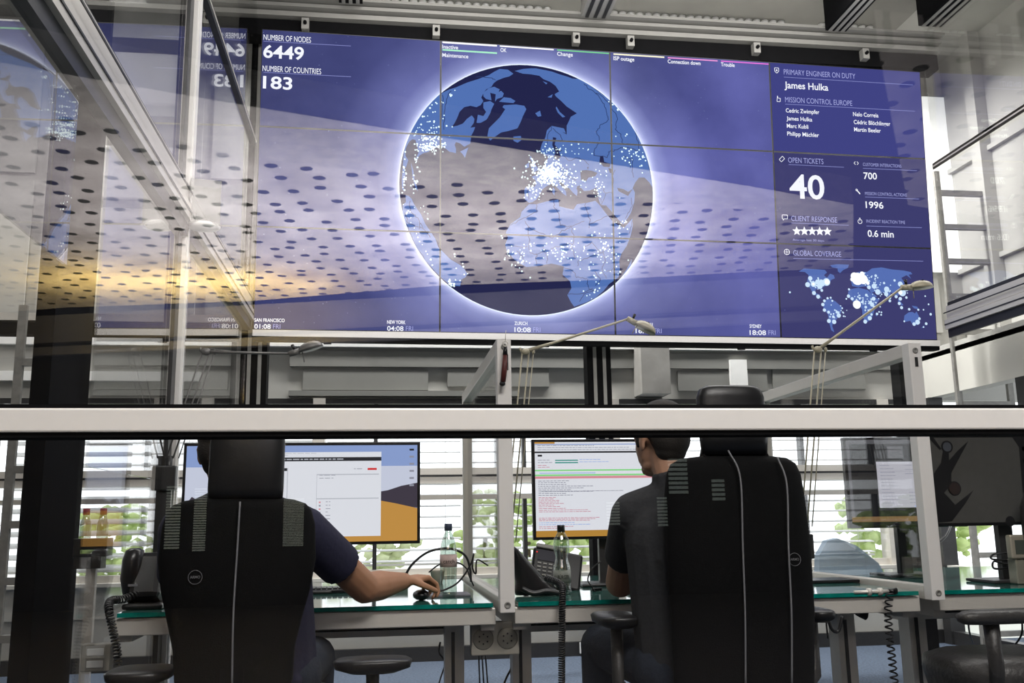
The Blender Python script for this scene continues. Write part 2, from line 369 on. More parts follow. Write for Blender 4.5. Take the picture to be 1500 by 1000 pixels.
# left second row: vertical partition strips in the corridor
b = MB()
for y in (6.2,): b.bb((-1.36, y - .04, 0), (-1.26, y + .04, 4.6))
b.bb((-2.02, 6.1, 0), (-1.84, 6.25, 4.6), 1)
struct('trim_6', b, [ALUW, STEEL])
b = MB(); b.bb((-5.0, 6.3, 2.22), (-.95, 6.4, 2.30)); b.bb((-5., 6.3, 2.31), (-.95, 6.4, 2.36), 1); struct('trim_7', b, [STEEL, ALU])

# ------------------------------------------------------------------ near glass partition
PYN = 1.5
e = empty('glass_partition', (.3, PYN, 0), 'near glazed partition with a wide pale aluminium rail across the view', 'partition')
b = MB(); b.bb((-1.6, -.03, 1.138), (2.6, .03, 1.174), bev=.003); b.build('rail', ALUW, e)
b = MB(); b.bb((-1.6, -.026, 1.1745), (2.6, .026, 1.180)); b.bb((-1.6, -.026, 1.131), (2.6, .026, 1.1375)); b.build('gasket', STEEL, e)
b = MB(); b.bb((-1.6, -.003, .02), (2.6, .003, 1.132)); b.build('lower_glass', GLASS, e)
b = MB(); b.bb((-1.6, -.003, 1.18), (2.6, .003, 3.0)); b.build('upper_glass', GLASS, e)
for x in (-1.63, 2.63): MB().bb((x - .03, -.03, 0), (x + .03, .03, 3.03)).build('end_post', ALUW, e)
MB().bb((-1.6, -.03, 3.0), (2.6, .03, 3.06)).build('top_rail', ALUW, e)

# ------------------------------------------------------------------ hall behind the photographer (seen mirrored in the partition)
def mir(px, py, z=3.6):
    p = at(px, py, Z=z); return Vector((p.x, 2 * PYN - p.y, p.z))
def holes_mat():
    m, t, bs = nt('perforated concrete'); n = t.nodes
    tc = n.new('ShaderNodeTexCoord'); mp = n.new('ShaderNodeMapping'); t.links.new(tc.outputs['Object'], mp.inputs[0])
    mp.inputs['Scale'].default_value = (1, 1, 0); mp.inputs['Rotation'].default_value = (0, 0, radians(-14))
    vo = n.new('ShaderNodeTexVoronoi'); vo.voronoi_dimensions = '2D'; vo.inputs['Scale'].default_value = 3.9; vo.inputs['Randomness'].default_value = .42
    t.links.new(mp.outputs[0], vo.inputs['Vector'])
    nz = n.new('ShaderNodeTexNoise'); nz.inputs['Scale'].default_value = 14; nz.inputs['Detail'].default_value = 6; t.links.new(tc.outputs['Object'], nz.inputs['Vector'])
    ad = n.new('ShaderNodeMath'); ad.operation = 'MULTIPLY_ADD'; ad.inputs[1].default_value = .10; t.links.new(nz.outputs[0], ad.inputs[0]); t.links.new(vo.outputs['Distance'], ad.inputs[2])
    rp = n.new('ShaderNodeValToRGB'); rp.color_ramp.elements[0].position = .225; rp.color_ramp.elements[0].color = (.02, .02, .02, 1)
    rp.color_ramp.elements[1].position = .245; rp.color_ramp.elements[1].color = (1, 1, 1, 1); t.links.new(ad.outputs[0], rp.inputs[0])
    # bands without holes along the slab edges (stored per vertex row by position)
    n2 = n.new('ShaderNodeTexNoise'); n2.inputs['Scale'].default_value = 2.2; n2.inputs['Detail'].default_value = 8; t.links.new(tc.outputs['Object'], n2.inputs['Vector'])
    r2 = n.new('ShaderNodeValToRGB'); r2.color_ramp.elements[0].position = .3; r2.color_ramp.elements[0].color = (.30, .27, .26, 1); r2.color_ramp.elements[1].position = .75; r2.color_ramp.elements[1].color = (.62, .58, .57, 1)
    t.links.new(n2.outputs[0], r2.inputs[0])
    mx = n.new('ShaderNodeMix'); mx.data_type = 'RGBA'; mx.blend_type = 'MULTIPLY'; mx.inputs[0].default_value = 1
    t.links.new(r2.outputs[0], mx.inputs[6]); t.links.new(rp.outputs[0], mx.inputs[7]); t.links.new(mx.outputs[2], bs.inputs['Base Color']); bs.inputs['Roughness'].default_value = .95
    return m
PERF = holes_mat(); ROUGHC = mat('rough slab edge', (.45, .42, .40), .95, 0, .5, 9, .8)
near_px = [(-60, 80), (75, 105), (375, 157), (640, 200), (1100, 273), (1250, 300)]
far_px = [(1250, 392), (1100, 398), (900, 409), (646, 418), (365, 441), (100, 450), (-60, 462)]
pl = [mir(*p) for p in near_px]; pf = [mir(*p) for p in far_px]
# plain concrete band along the near edge, then the perforated field
inner = [mir(*p) for p in ((-60, 140), (75, 165), (375, 232), (640, 262), (1100, 308), (1250, 322))]
b = MB(); b.prism(inner + pf, (0, 0, .02)); struct('hall_ceiling_1', b, PERF)
b = MB(); b.prism(pl + inner[::-1], (0, 0, .25)); struct('hall_ceiling_2', b, ROUGHC)
R_ = [mir(*p) for p in ((1285, 62), (1520, 88), (1520, 330), (1330, 300))]
b = MB(); b.prism(R_, (0, 0, .2)); struct('hall_ceiling_3', b, PERF)
struct('hall_wall_rear', MB().bb((-6, -9.8, 0), (7, -9.6, 5.2)), DARKHALL)
struct('hall_wall_left', MB().bb((-6.1, -9.6, 0), (-6, -2, 5.2)).bb((-6.1, -2.1, 0), (-5.1, -2, 5.2)), DARKHALL)
struct('hall_wall_right', MB().bb((6.6, -9.6, 0), (6.7, 1.3, 5.2)).bb((4.56, 1.2, 0), (6.7, 1.3, 5.2)), DARKHALL)
struct('hall_wall_corner', MB().bb((4.45, 1.2, 0), (4.56, 2.1, 5.2)), DARKHALL)
struct('hall_ceiling', MB().bb((-6, -9.6, 5.1), (6.7, .6, 5.2)), DARKHALL)
# header beam of the hall under the far end of the slab, with cable ducts
b = MB(); q0, q1 = pf[-1], pf[0]
def yl(x): return q0.y + (q1.y - q0.y) * (x - q0.x) / (q1.x - q0.x)
b.beam((q0.x, q0.y - .1, 3.38), (q1.x, q1.y - .1, 3.38), .12, .34); b.beam((q0.x, q0.y + .05, 3.08), (q1.x, q1.y + .05, 3.08), .1, .10)
struct('hall_beam_1', b, mat('hall beam paint', (.10, .10, .12), .8, 0, .3, 3))
# windows with blinds far behind the photographer
HW = mat('glowing hall window blind', (.5, .52, .5), .6, 0, .05, emit=(.55, .68, .60), es=.45)  # emission stands in for daylight coming through these blinds
def hall_window(px0, px1, py0, py1, n_, label):
    Y = 12.5; a, c = at(px0, py0, Y=Y), at(px1, py1, Y=Y); y = 2 * PYN - Y
    b = MB(); dz = (a.z - c.z) / n_
    for k in range(n_): b.bb((a.x, y, a.z - (k + .62) * dz), (c.x, y + .02, a.z - k * dz))
    tag(b.build('hall_window_blind', HW), label, 'blind', 'lit blinds in the hall behind the photographer')
hall_window(978, 1008, 672, 725, 8, 'lit hall blind mirrored on the right man, left of two small ones')
hall_window(962, 978, 728, 772, 9, 'low lit hall blind mirrored on the back of the right man')
hall_window(1042, 1062, 702, 735, 5, 'small lit hall blind mirrored on the right chair')
hall_window(245, 262, 712, 805, 22, 'tall narrow lit hall blind mirrored on the left chair')
hall_window(286, 300, 715, 808, 26, 'tall pale hall curtain mirrored on the left chair')
hall_window(416, 444, 730, 800, 30, 'lit hall curtain mirrored on the right shoulder of the left chair')
hall_window(888, 908, 735, 770, 8, 'lit hall blind mirrored on the sleeve of the right man')

# ------------------------------------------------------------------ display wall: 4 x 3 panels
WW, WH = 4.84, 2.05
WY, WT = radians(1.464), radians(3.342)
WC = Vector((1.586, 6.241, 2.241))
WA = Vector((cos(WY), sin(WY), 0)); WN = Vector((sin(WY), -cos(WY), 0)); WBv = Vector((0, 0, 1)) * cos(WT) + WN * sin(WT); WNN = WA.cross(WBv)
if WNN.y > 0: WNN = -WNN
WO = WC - WA * WW / 2
def uv(px, py):
    """where on the display wall a photograph position falls, in metres from its lower left corner"""
    d = ray(px, py); o = Vector((0, 0, EYE)); t = (WO - o).dot(WNN) / d.dot(WNN); p = o + d * t - WO
    return (p.dot(WA), p.dot(WBv))
LAY = []   # (triangles, material index, height above the screen)
MATS = []
def mi(m):
    if m not in MATS: MATS.append(m)
    return MATS.index(m)
def layer(T, m, h): LAY.append((T, mi(m), h))
def tri(poly):
    return [tuple(poly[i] for i in t) for t in tessellate_polygon([[Vector((p[0], p[1], 0)) for p in poly]])]
def line(pts, w):
    T = []
    for (x0, y0), (x1, y1) in zip(pts, pts[1:]):
        dx, dy = x1 - x0, y1 - y0; L = sqrt(dx * dx + dy * dy) or 1; a, c = -dy / L * w / 2, dx / L * w / 2
        A, B, C, D = (x0 + a, y0 + c), (x1 + a, y1 + c), (x1 - a, y1 - c), (x0 - a, y0 - c); T += [(A, B, C), (A, C, D)]
    return T
def disc(x, y, r_, n=10):
    P_ = [(x + r_ * cos(2 * pi * i / n), y + r_ * sin(2 * pi * i / n)) for i in range(n)]
    return [(P_[0], P_[i], P_[i + 1]) for i in range(1, n - 1)]
def ringT(x, y, r_, w, n=20):
    return line([(x + r_ * cos(2 * pi * i / n), y + r_ * sin(2 * pi * i / n)) for i in range(n + 1)], w)
def screen_bg():
    """the picture's backdrop: navy starfield with a halo round the globe"""
    m, t, bs = nt('display backdrop'); n = t.nodes; n.remove(bs)
    uvn = n.new('ShaderNodeUVMap'); uvn.uv_map = 'wall'
    sb = n.new('ShaderNodeVectorMath'); sb.operation = 'DISTANCE'; sb.inputs[1].default_value = (GC[0] / 10, GC[1] / 10, 0); t.links.new(uvn.outputs[0], sb.inputs[0])
    rp = n.new('ShaderNodeValToRGB'); R = GR / 10; el = rp.color_ramp.elements
    stops = [(0, (.30, .40, .80)), (R, (.70, .76, 1.0)), (R + .0015, (.42, .46, .76)), (R + .005, (.23, .26, .52)), (R + .014, (.125, .14, .35)), (R + .045, (.058, .066, .195)), (.26, (.030, .034, .10))]
    el[0].position = 0; el[0].color = (*stops[0][1], 1); el[1].position = stops[-1][0] * 2; el[1].color = (*stops[-1][1], 1)
    for p, c in stops[1:-1]: k = el.new(p * 2); k.color = (*c, 1)
    k2 = n.new('ShaderNodeMath'); k2.operation = 'MULTIPLY'; k2.inputs[1].default_value = 2; t.links.new(sb.outputs['Value'], k2.inputs[0]); t.links.new(k2.outputs[0], rp.inputs[0])
    nz = n.new('ShaderNodeTexNoise'); nz.inputs['Scale'].default_value = 14; nz.inputs['Detail'].default_value = 6; t.links.new(uvn.outputs[0], nz.inputs['Vector'])
    r2 = n.new('ShaderNodeValToRGB'); r2.color_ramp.elements[0].position = .3; r2.color_ramp.elements[0].color = (.72, .72, .78, 1); r2.color_ramp.elements[1].position = .7; r2.color_ramp.elements[1].color = (1.3, 1.28, 1.25, 1)
    t.links.new(nz.outputs[0], r2.inputs[0])
    # the picture is brighter and more violet towards its right hand columns
    sp = n.new('ShaderNodeSeparateXYZ'); t.links.new(uvn.outputs[0], sp.inputs[0])
    r3 = n.new('ShaderNodeMapRange'); r3.inputs[1].default_value = .26; r3.inputs[2].default_value = .34; r3.inputs[3].default_value = 0; r3.inputs[4].default_value = 1; t.links.new(sp.outputs[0], r3.inputs[0])
    m3 = n.new('ShaderNodeMix'); m3.data_type = 'RGBA'; m3.inputs[6].default_value = (1, 1, 1, 1); m3.inputs[7].default_value = (2.0, 1.9, 2.0, 1); t.links.new(r3.outputs[0], m3.inputs[0])
    mx = n.new('ShaderNodeMix'); mx.data_type = 'RGBA'; mx.blend_type = 'MULTIPLY'; mx.inputs[0].default_value = 1; t.links.new(rp.outputs[0], mx.inputs[6]); t.links.new(r2.outputs[0], mx.inputs[7])
    my = n.new('ShaderNodeMix'); my.data_type = 'RGBA'; my.blend_type = 'MULTIPLY'; my.inputs[0].default_value = 1; t.links.new(mx.outputs[2], my.inputs[6]); t.links.new(m3.outputs[2], my.inputs[7])
    e = n.new('ShaderNodeEmission'); t.links.new(my.outputs[2], e.inputs[0]); e.inputs[1].default_value = 1.25
    t.links.new(e.outputs[0], n['Material Output'].inputs[0]); return m
gl, gr_, gt, gb = uv(583.5, 270), uv(957.5, 285), uv(768, 95), uv(775, 462)
GC = ((gl[0] + gr_[0]) / 2, (gt[1] + gb[1]) / 2); GR = ((gr_[0] - gl[0]) + (gt[1] - gb[1])) / 4
BG = screen_bg()
OCE = emis('globe ocean', (.018, .020, .075), 1.1); LAND = emis('globe land', (.085, .17, .46), 1.15); LIMB = emis('globe rim', (.75, .82, 1.0), 1.3)
BORD = emis('globe border line', (.03, .05, .16)); DOT = emis('node dot', (.75, .95, 1.0), 1.4); TXT = emis('display lettering', (.9, .92, 1), 1.2); TXD = emis('display lettering dim', (.38, .40, .75), 1.2)
RULE = emis('display rule', (.25, .27, .6), 1.1); MAPL = emis('small map land', (.10, .17, .48), 1.1)
PANB = emis('data panel backdrop', (.055, .060, .24), 1.1); PANC = emis('data panel backdrop dark', (.05, .05, .165), 1.1)
# globe
layer(disc(GC[0], GC[1], GR, 96), OCE, .0006); layer(ringT(GC[0], GC[1], GR, .008, 96), LIMB, .0018)
def gp(L, ox, oy, k=5.): return [uv(ox + x / k, oy + y / k) for x, y in L]
A_ = (580, 90); B_ = (760, 90); C_ = (580, 270); D_ = (760, 270)
NAM = [(340,230),(390,205),(440,190),(520,155),(600,130),(680,100),(720,75),(760,55),(820,60),(860,90),(830,110),(790,120),(740,140),(715,160),(700,185),(660,205),(640,235),(625,265),(640,290),(620,320),(590,335),(545,325),(500,335),(465,370),(450,410),(430,450),(410,480),(450,470),(490,455),(520,420),(555,395),(575,420),(570,450),(545,485),(580,480),(570,510),(550,545),(545,600),(500,625),(470,600),(440,590),(430,610),(440,640),(440,672),(390,660),(360,635),(330,622),(290,632),(250,645),(240,662),(200,672),(170,690),(145,740),(150,700),(165,670),(155,620),(142,575),(120,570),(100,585),(85,610),(72,640),(70,690),(90,722),(80,760),(62,790),(70,850),(52,900),(62,955),(45,930),(42,870),(50,780),(55,700),(62,640),(80,565),(110,500),(160,425),(220,345),(290,265)]
ISL = [(640,300),(690,290),(720,310),(700,350),(690,380),(665,425),(620,450),(590,450),(600,390),(640,400),(660,370),(640,340)]
ARC1 = [(640,230),(680,195),(720,185),(760,205),(740,250),(700,285),(660,275),(640,255)]; ARC2 = [(755,295),(790,262),(840,268),(875,290),(860,305),(800,300)]
ARC3 = [(715,240),(770,215),(790,235),(780,262),(740,275),(722,300)]
GRN = [(790,320),(880,315),(940,325),(955,350),(930,400),(915,440),(890,490),(820,510),(770,520),(720,555),(690,580),(670,545),(680,490),(720,450),(760,410),(800,350),(780,335)]
ICE = [(860,550),(915,545),(920,575),(890,595),(860,580)]; MAR = [(470,660),(530,630),(505,705),(490,680)]; CUB = [(110,740),(128,800),(135,860),(150,905),(160,950),(140,915),(122,850)]
SAM = [(70,80),(95,85),(115,105),(130,140),(155,180),(185,220),(215,290),(250,340),(290,400),(310,460),(350,500),(400,550),(470,590),(505,625),(522,655),(510,680),(480,695),(470,745),(400,740),(340,690),(270,620),(200,540),(140,450),(90,360),(62,285),(48,200),(50,150),(72,130)]
EUR = [(0,75),(50,55),(120,50),(200,65),(290,85),(390,125),(450,130),(520,175),(600,235),(680,290),(740,345),(800,425),(860,510),(905,600),(935,700),(958,800),(972,870),(985,930),(955,885),(920,850),(880,850),(850,890),(830,935),(800,955),(765,935),(720,925),(730,950),(770,970),(800,985),(835,930),(850,960),(845,1030),(820,1110),(785,1165),(765,1192),(730,1160),(685,1105),(640,1055),(600,1050),(585,1010),(580,960),(565,925),(520,945),(470,950),(440,930),(455,905),(425,915),(430,960),(425,985),(395,960),(370,930),(330,900),(285,868),(305,905),(345,950),(348,985),(320,965),(270,912),(240,895),(205,912),(175,935),(155,970),(130,1010),(100,1030),(75,1035),(45,1012),(40,940),(50,920),(112,920),(128,895),(122,870),(92,845),(140,825),(180,780),(200,745),(215,700),(205,690),(165,670),(158,640),(170,600),(195,555),(205,505),(240,472),(280,480),(330,490),(345,525),(318,515),(350,535),(350,470),(370,430),(380,405),(425,380),(350,330),(310,290),(270,255),(262,240),(295,220),(270,180),(230,150),(180,130),(150,105),(90,95),(0,82)]
AFR = [(55,605),(10,580),(-40,545),(-90,480),(-100,440),(-80,390),(-95,350),(-60,290),(10,240),(20,200),(75,145),(130,145),(200,125),(290,110),(295,160),(350,175),(400,185),(425,145),(500,135),(560,120),(590,150),(640,215),(690,275),(740,305),(770,320),(830,250),(835,300),(820,370),(790,450),(750,510),(735,560),(740,620),(730,680),(660,730),(620,780),(560,830),(490,865),(405,895),(380,860),(355,810),(385,760),(375,710),(320,660),(330,600),(240,580),(180,590),(110,600)]
MAD = [(740,695),(790,620),(828,545),(820,600),(775,670)]
UK = [(85,690),(105,720),(125,760),(150,795),(105,810),(90,775),(100,740),(80,710)]; IRE = [(45,760),(75,740),(75,775),(50,785)]
NOV = [(275,330),(300,370),(340,405),(320,410),(285,375),(270,340)]; SVA = [(120,380),(155,360),(165,400),(140,405)]; SAR = [(250,920),(265,940),(260,980),(245,960)]; CRE = [(440,990),(475,990),(460,997)]; RUS = [(175,145),(210,158),(200,168)]; FRJ = [(210,262),(248,240),(240,265)]; TAY = [(335,345),(390,375),(425,385),(380,388)]
for L, o_ in ((NAM, A_), (ISL, A_), (ARC1, A_), (ARC2, A_), (ARC3, A_), (GRN, A_), (ICE, A_), (MAR, A_), (CUB, A_), (SAM, C_), (EUR, B_), (AFR, D_), (MAD, D_), (UK, B_), (IRE, B_), (NOV, B_), (SVA, B_), (SAR, B_), (RUS, B_), (FRJ, B_)): layer(tri(gp(L, *o_)), LAND, .001)
for L, o_ in (([(870,70),(930,55),(1000,50),(1000,95),(930,90)], A_),): layer(tri(gp(L, *o_)), LAND, .001)
for L, o_ in (([(450,800),(495,795),(530,800),(575,815),(560,840),(510,850),(490,880),(455,868)], B_), ([(595,690),(618,695),(625,735),(670,750),(665,775),(620,770),(590,740)], B_),
              ([(250,555),(275,560),(262,610),(290,640),(318,655),(292,660),(308,700),(275,722),(255,705),(268,665),(245,612)], B_), ([(655,780),(690,790),(690,820),(665,815)], B_),
              ([(600,150),(625,165),(700,240),(745,280),(775,305),(760,310),(700,275),(640,205)], D_), ([(420,930),(455,925),(478,950),(440,955)], B_), ([(500,775),(512,770),(505,795)], B_),
              ([(690,230),(730,240),(725,300),(700,285)], A_), ([(600,345),(640,340),(650,370),(610,375)], A_), ([(200,50),(260,52),(330,75),(390,122),(300,95),(230,70)], B_)): layer(tri(gp(L, *o_)), OCE, .0013)
rb = random.Random(4)
def wob(L, o_, w=.0045, m=BORD):
    P_ = gp(L, *o_); Q = []
    for a, c in zip(P_, P_[1:]):
        for k in range(5): Q.append((a[0] + (c[0] - a[0]) * k / 5 + rb.uniform(-.006, .006), a[1] + (c[1] - a[1]) * k / 5 + rb.uniform(-.006, .006)))
    layer(line(Q + [P_[-1]], w), m, .0015)
for L in ([(480,160),(500,190),(570,240),(615,300),(640,370),(660,425),(600,465),(570,510),(590,580)], [(570,230),(650,290),(720,400),(710,500),(750,540),(760,600)], [(590,600),(550,640),(550,690),(640,700),(660,660),(700,650)], [(320,690),(370,730),(420,705),(480,720),(510,760)], [(240,480),(215,540),(205,600)], [(250,490),(300,540),(325,590)],
          [(850,510),(870,580),(880,650)], [(700,650),(760,630),(830,640),(870,660)], [(830,680),(830,800),(840,850)], [(770,700),(820,720),(815,780)], [(700,790),(690,850),(690,900)], [(620,920),(625,960),(690,965)], [(350,780),(360,850),(420,870)], [(300,760),(340,800),(330,860)], [(60,920),(75,1010)], [(640,960),(600,1050)], [(820,1000),(830,1060),(780,1150)]): wob(L, B_)
for L in ([(130,150),(130,200),(40,250),(-60,300)], [(255,115),(260,170),(300,220),(300,300),(380,310),(480,270)], [(485,140),(500,200),(520,260),(515,320)], [(520,290),(650,230)], [(40,270),(70,310),(165,360),(240,390),(320,340),(380,310)], [(70,310),(75,480)], [(385,310),(400,380),(390,460),(410,540)], [(480,460),(540,430),(600,500),(660,450)], [(170,460),(210,520),(205,580)], [(130,500),(130,590)], [(80,500),(130,510),(200,480)], [(240,470),(300,450),(350,440),(390,440)], [(430,600),(440,560),(540,530),(600,500)],
          [(330,610),(400,640),(420,680),(500,690)], [(500,700),(510,760),(580,780)], [(360,805),(470,795),(540,760)], [(440,860),(480,800),(560,770)], [(620,490),(630,560),(610,620),(640,690)], [(690,620),(640,640)], [(600,130),(590,90)], [(560,640),(600,700),(560,740)], [(830,260),(810,360)], [(-80,440),(20,460),(60,450)], [(-20,480),(30,530),(40,580)]): wob(L, D_)
for L in ([(100,120),(110,200),(160,250),(200,330)], [(60,210),(90,280),(130,300),(210,330),(250,390)], [(70,280),(140,440),(230,590),(300,660)], [(180,280),(170,330)]): wob(L, C_)
for L in ([(400,210),(370,280),(355,400),(350,500)], [(590,110),(700,125),(730,135)]): wob(L, A_)
wob([(345,240),(340,430)], A_)
dr = random.Random(11); DT = []
def scat(o_, x, y, sx, sy, n_, r0=.0035, r1=.0075):
    for _ in range(n_):
        a, c = dr.gauss(x, sx), dr.gauss(y, sy); P_ = gp([(a, c)], *o_)[0]
        if (P_[0] - GC[0]) ** 2 + (P_[1] - GC[1]) ** 2 < (GR - .01) ** 2: DT.extend(disc(P_[0], P_[1], dr.uniform(r0, r1), 6))
scat(B_, 225, 820, 38, 34, 170, .005, .010); scat(B_, 240, 820, 80, 55, 150); scat(B_, 110, 760, 18, 28, 35); scat(B_, 230, 660, 40, 25, 30); scat(B_, 330, 880, 90, 40, 45); scat(B_, 95, 900, 35, 45, 20)
scat(B_, 420, 640, 90, 25, 16); scat(B_, 580, 920, 15, 40, 18); scat(B_, 830, 690, 60, 25, 22); scat(B_, 880, 700, 40, 60, 14); scat(B_, 760, 640, 50, 60, 8); scat(B_, 600, 850, 60, 80, 14)
scat(D_, 300, 500, 70, 35, 36); scat(D_, 40, 560, 40, 40, 14); scat(D_, 640, 470, 50, 60, 34); scat(D_, 600, 620, 70, 60, 22); scat(D_, 560, 800, 40, 25, 14); scat(D_, 760, 290, 25, 30, 14); scat(D_, 90, 80, 40, 30, 12); scat(D_, 480, 440, 60, 60, 14); scat(D_, 130, 450, 100, 60, 16); scat(D_, 790, 560, 60, 60, 6)
scat(A_, 270, 560, 55, 50, 80); scat(A_, 230, 630, 50, 14, 40); scat(A_, 240, 440, 60, 80, 26); scat(A_, 300, 270, 40, 25, 12); scat(A_, 420, 225, 25, 15, 8); scat(A_, 60, 800, 8, 70, 22); scat(A_, 150, 700, 10, 40, 14); scat(A_, 140, 890, 15, 40, 14); scat(A_, 300, 620, 50, 12, 24)
for t_ in [i / 14 for i in range(15)]: scat(C_, 60 + 240 * t_, 150 + 510 * t_ ** .9, 8, 8, 1); scat(B_, 500 + 330 * t_, 150 + 310 * t_ ** 1.15, 6, 5, 2)
scat(C_, 400, 725, 25, 14, 22); scat(C_, 480, 650, 40, 50, 8); scat(C_, 150, 190, 60, 40, 10); scat(C_, 850, 520, 40, 40, 16)
layer(DT, DOT, .002)
ST = []
for _ in range(420):
    x, y = dr.uniform(0, WW * .76), dr.uniform(.02, WH)
    if (x - GC[0]) ** 2 + (y - GC[1]) ** 2 > (GR + .02) ** 2: ST.extend(disc(x, y, dr.uniform(.0012, .003), 5))
layer(ST, emis('faint star', (.25, .30, .6)), .0008)
# data column on the right
c0 = 3 * WW / 4
layer(tri([(c0, 2 * WH / 3), (WW, 2 * WH / 3), (WW, WH), (c0, WH)]), PANB, .0004)
layer(tri([(c0, WH / 3), (WW, WH / 3), (WW, 2 * WH / 3), (c0, 2 * WH / 3)]), PANC, .0004); layer(tri([(c0, 0), (WW, 0), (WW, WH / 3), (c0, WH / 3)]), PANC, .0004)
def word(s, x0, x1, yb, cap, m=None, bold=.012):
    a = uv(x0, yb); c = uv(x1, yb); top = uv(x0, yb - cap); layer(fit_text(s, a[0], a[1], c[0] - a[0], top[1] - a[1], bold), m or TXT, .0022)
def rule(x0, y0, x1, y1, w=.004, m=None): layer(line([uv(x0, y0), uv(x1, y1)], w), m or RULE, .0021)
word('NUMBER OF NODES', 386, 455.5, 58.5, 8.2, bold=0); word('6449', 385.5, 445, 84, 18, bold=.02); rule(386, 60.5, 514, 67.5)
word('NUMBER OF COUNTRIES', 384.5, 470.5, 104, 8.2, bold=0); word('183', 385, 428, 129, 17.5, bold=.02); rule(386, 106, 514, 112.5)
word('Inactive', 647.8, 671, 71, 5.5, bold=.018); word('Maintenance', 647.8, 686, 83.2, 5.5, bold=.018); word('OK', 733, 742, 76, 5.5, bold=.018); word('Change', 816, 839, 81.5, 5.5, bold=.018)
word('ISP outage', 898.5, 929, 88, 5.5, bold=.018); word('Connection down', 978, 1026, 92.5, 5.5, bold=.018); word('Trouble', 1056, 1076, 97, 5.5, bold=.018)
WB = emis('white key bar', (1, 1, 1), 1.3); GB = emis('pale green key bar', (.45, .95, .65), 1.1); GB2 = emis('green key bar', (.25, .8, .35)); YB2 = emis('cream key bar', (1, .95, .7), 1.2); PB = emis('pink key bar', (.95, .35, .75), 1.1); MBr = emis('magenta key bar', (.85, .2, .75), 1.1)
rule(648, 62.0, 728, 67.2, .012, WB); rule(648, 73, 728, 78, .012, GB); rule(732, 67.6, 811, 72.9, .010, WB); rule(816, 73.4, 893, 78.5, .009, GB2); rule(898.5, 79.3, 973, 84, .011, YB2); rule(978, 84.6, 1051, 89.3, .009, PB); rule(1056, 89.6, 1127, 94.2, .009, MBr)
word('PRIMARY ENGINEER ON DUTY', 1148, 1252.5, 109, 7.6, TXD, -.004); rule(1148, 113, 1337, 124.5); word('James Hulka', 1149, 1213, 129, 9.5, bold=.015)
word('MISSION CONTROL EUROPE', 1150, 1248, 149.5, 7.6, TXD, -.004); rule(1150, 152.5, 1340, 163)
for s, x0, x1, y in (('Cedric Zwimpfer', 1151, 1200, 164.5), ('James Hulka', 1152, 1189.5, 176), ('Marc Kubli', 1152.5, 1184, 187), ('Philipp Mächler', 1153, 1199.5, 198.5), ('Nelo Correia', 1249.5, 1286.5, 170), ('Cédric Blöchlinger', 1250.5, 1304, 181.5), ('Martin Beeler', 1251, 1290, 192.3)): word(s, x0, x1, y, 5.8, bold=.014)
word('OPEN TICKETS', 1154.5, 1206, 238, 7.6, TXD, -.004); rule(1155, 241, 1236, 245); word('40', 1157, 1208, 289.5, 34, bold=.015)
word('CUSTOMER INTERACTIONS', 1264, 1320, 243, 4.6, TXD, -.004); rule(1264, 246.5, 1343, 250); word('700', 1265, 1284.5, 262, 9.5, bold=.015)
word('MISSION CONTROL ACTIONS', 1267, 1328, 285.5, 4.6, TXD, -.004); rule(1267, 288.5, 1346, 291.5); word('1996', 1268, 1294, 304.5, 9.5, bold=.015)
word('CLIENT RESPONSE', 1159, 1226, 323.5, 7.6, TXD, -.004); rule(1159, 326.5, 1243, 330); word('Average last 30 days', 1161, 1207, 352.5, 3.2, TXD, -.004)
word('INCIDENT REACTION TIME', 1269, 1325.5, 326, 4.6, TXD, -.004); rule(1269, 331, 1350, 333.5); word('0.6 min', 1271, 1309, 346.5, 9.5, bold=.015)
word('GLOBAL COVERAGE', 1162, 1232, 374, 7.6, TXD, -.004); rule(1162, 378.5, 1352, 382.5)
for k in range(5):
    x, y = uv(1167 + 11.2 * k, 338.5 + .15 * k); P_ = [(x + (.036 if j % 2 == 0 else .016) * sin(j * pi / 5), y + (.036 if j % 2 == 0 else .016) * cos(j * pi / 5)) for j in range(10)]
    layer([((x, y), P_[j], P_[(j + 1) % 10]) for j in range(10)], TXT, .0022)
for s, t_, x0, x1, y, c0_ in (('SAN FRANCISCO', '01:08', 372.5, 417, 471, 372.5), ('NEW YORK', '04:08', 567, 594, 474, 567), ('ZURICH', '10:08', 753.5, 772.5, 475.8, 753.5), ('SHANGHAI', '16:08', 931, 956, 477.5, 931), ('SYDNEY', '18:08', 1098, 1115.5, 480, 1098)):
    word(s, x0, x1, y, 5, bold=.02); word(t_, c0_, c0_ + 24, y + 10.2, 6.8, bold=.015); word('FRI', c0_ + 27.5, c0_ + 38, y + 10.3, 6.8, TXD, -.004)
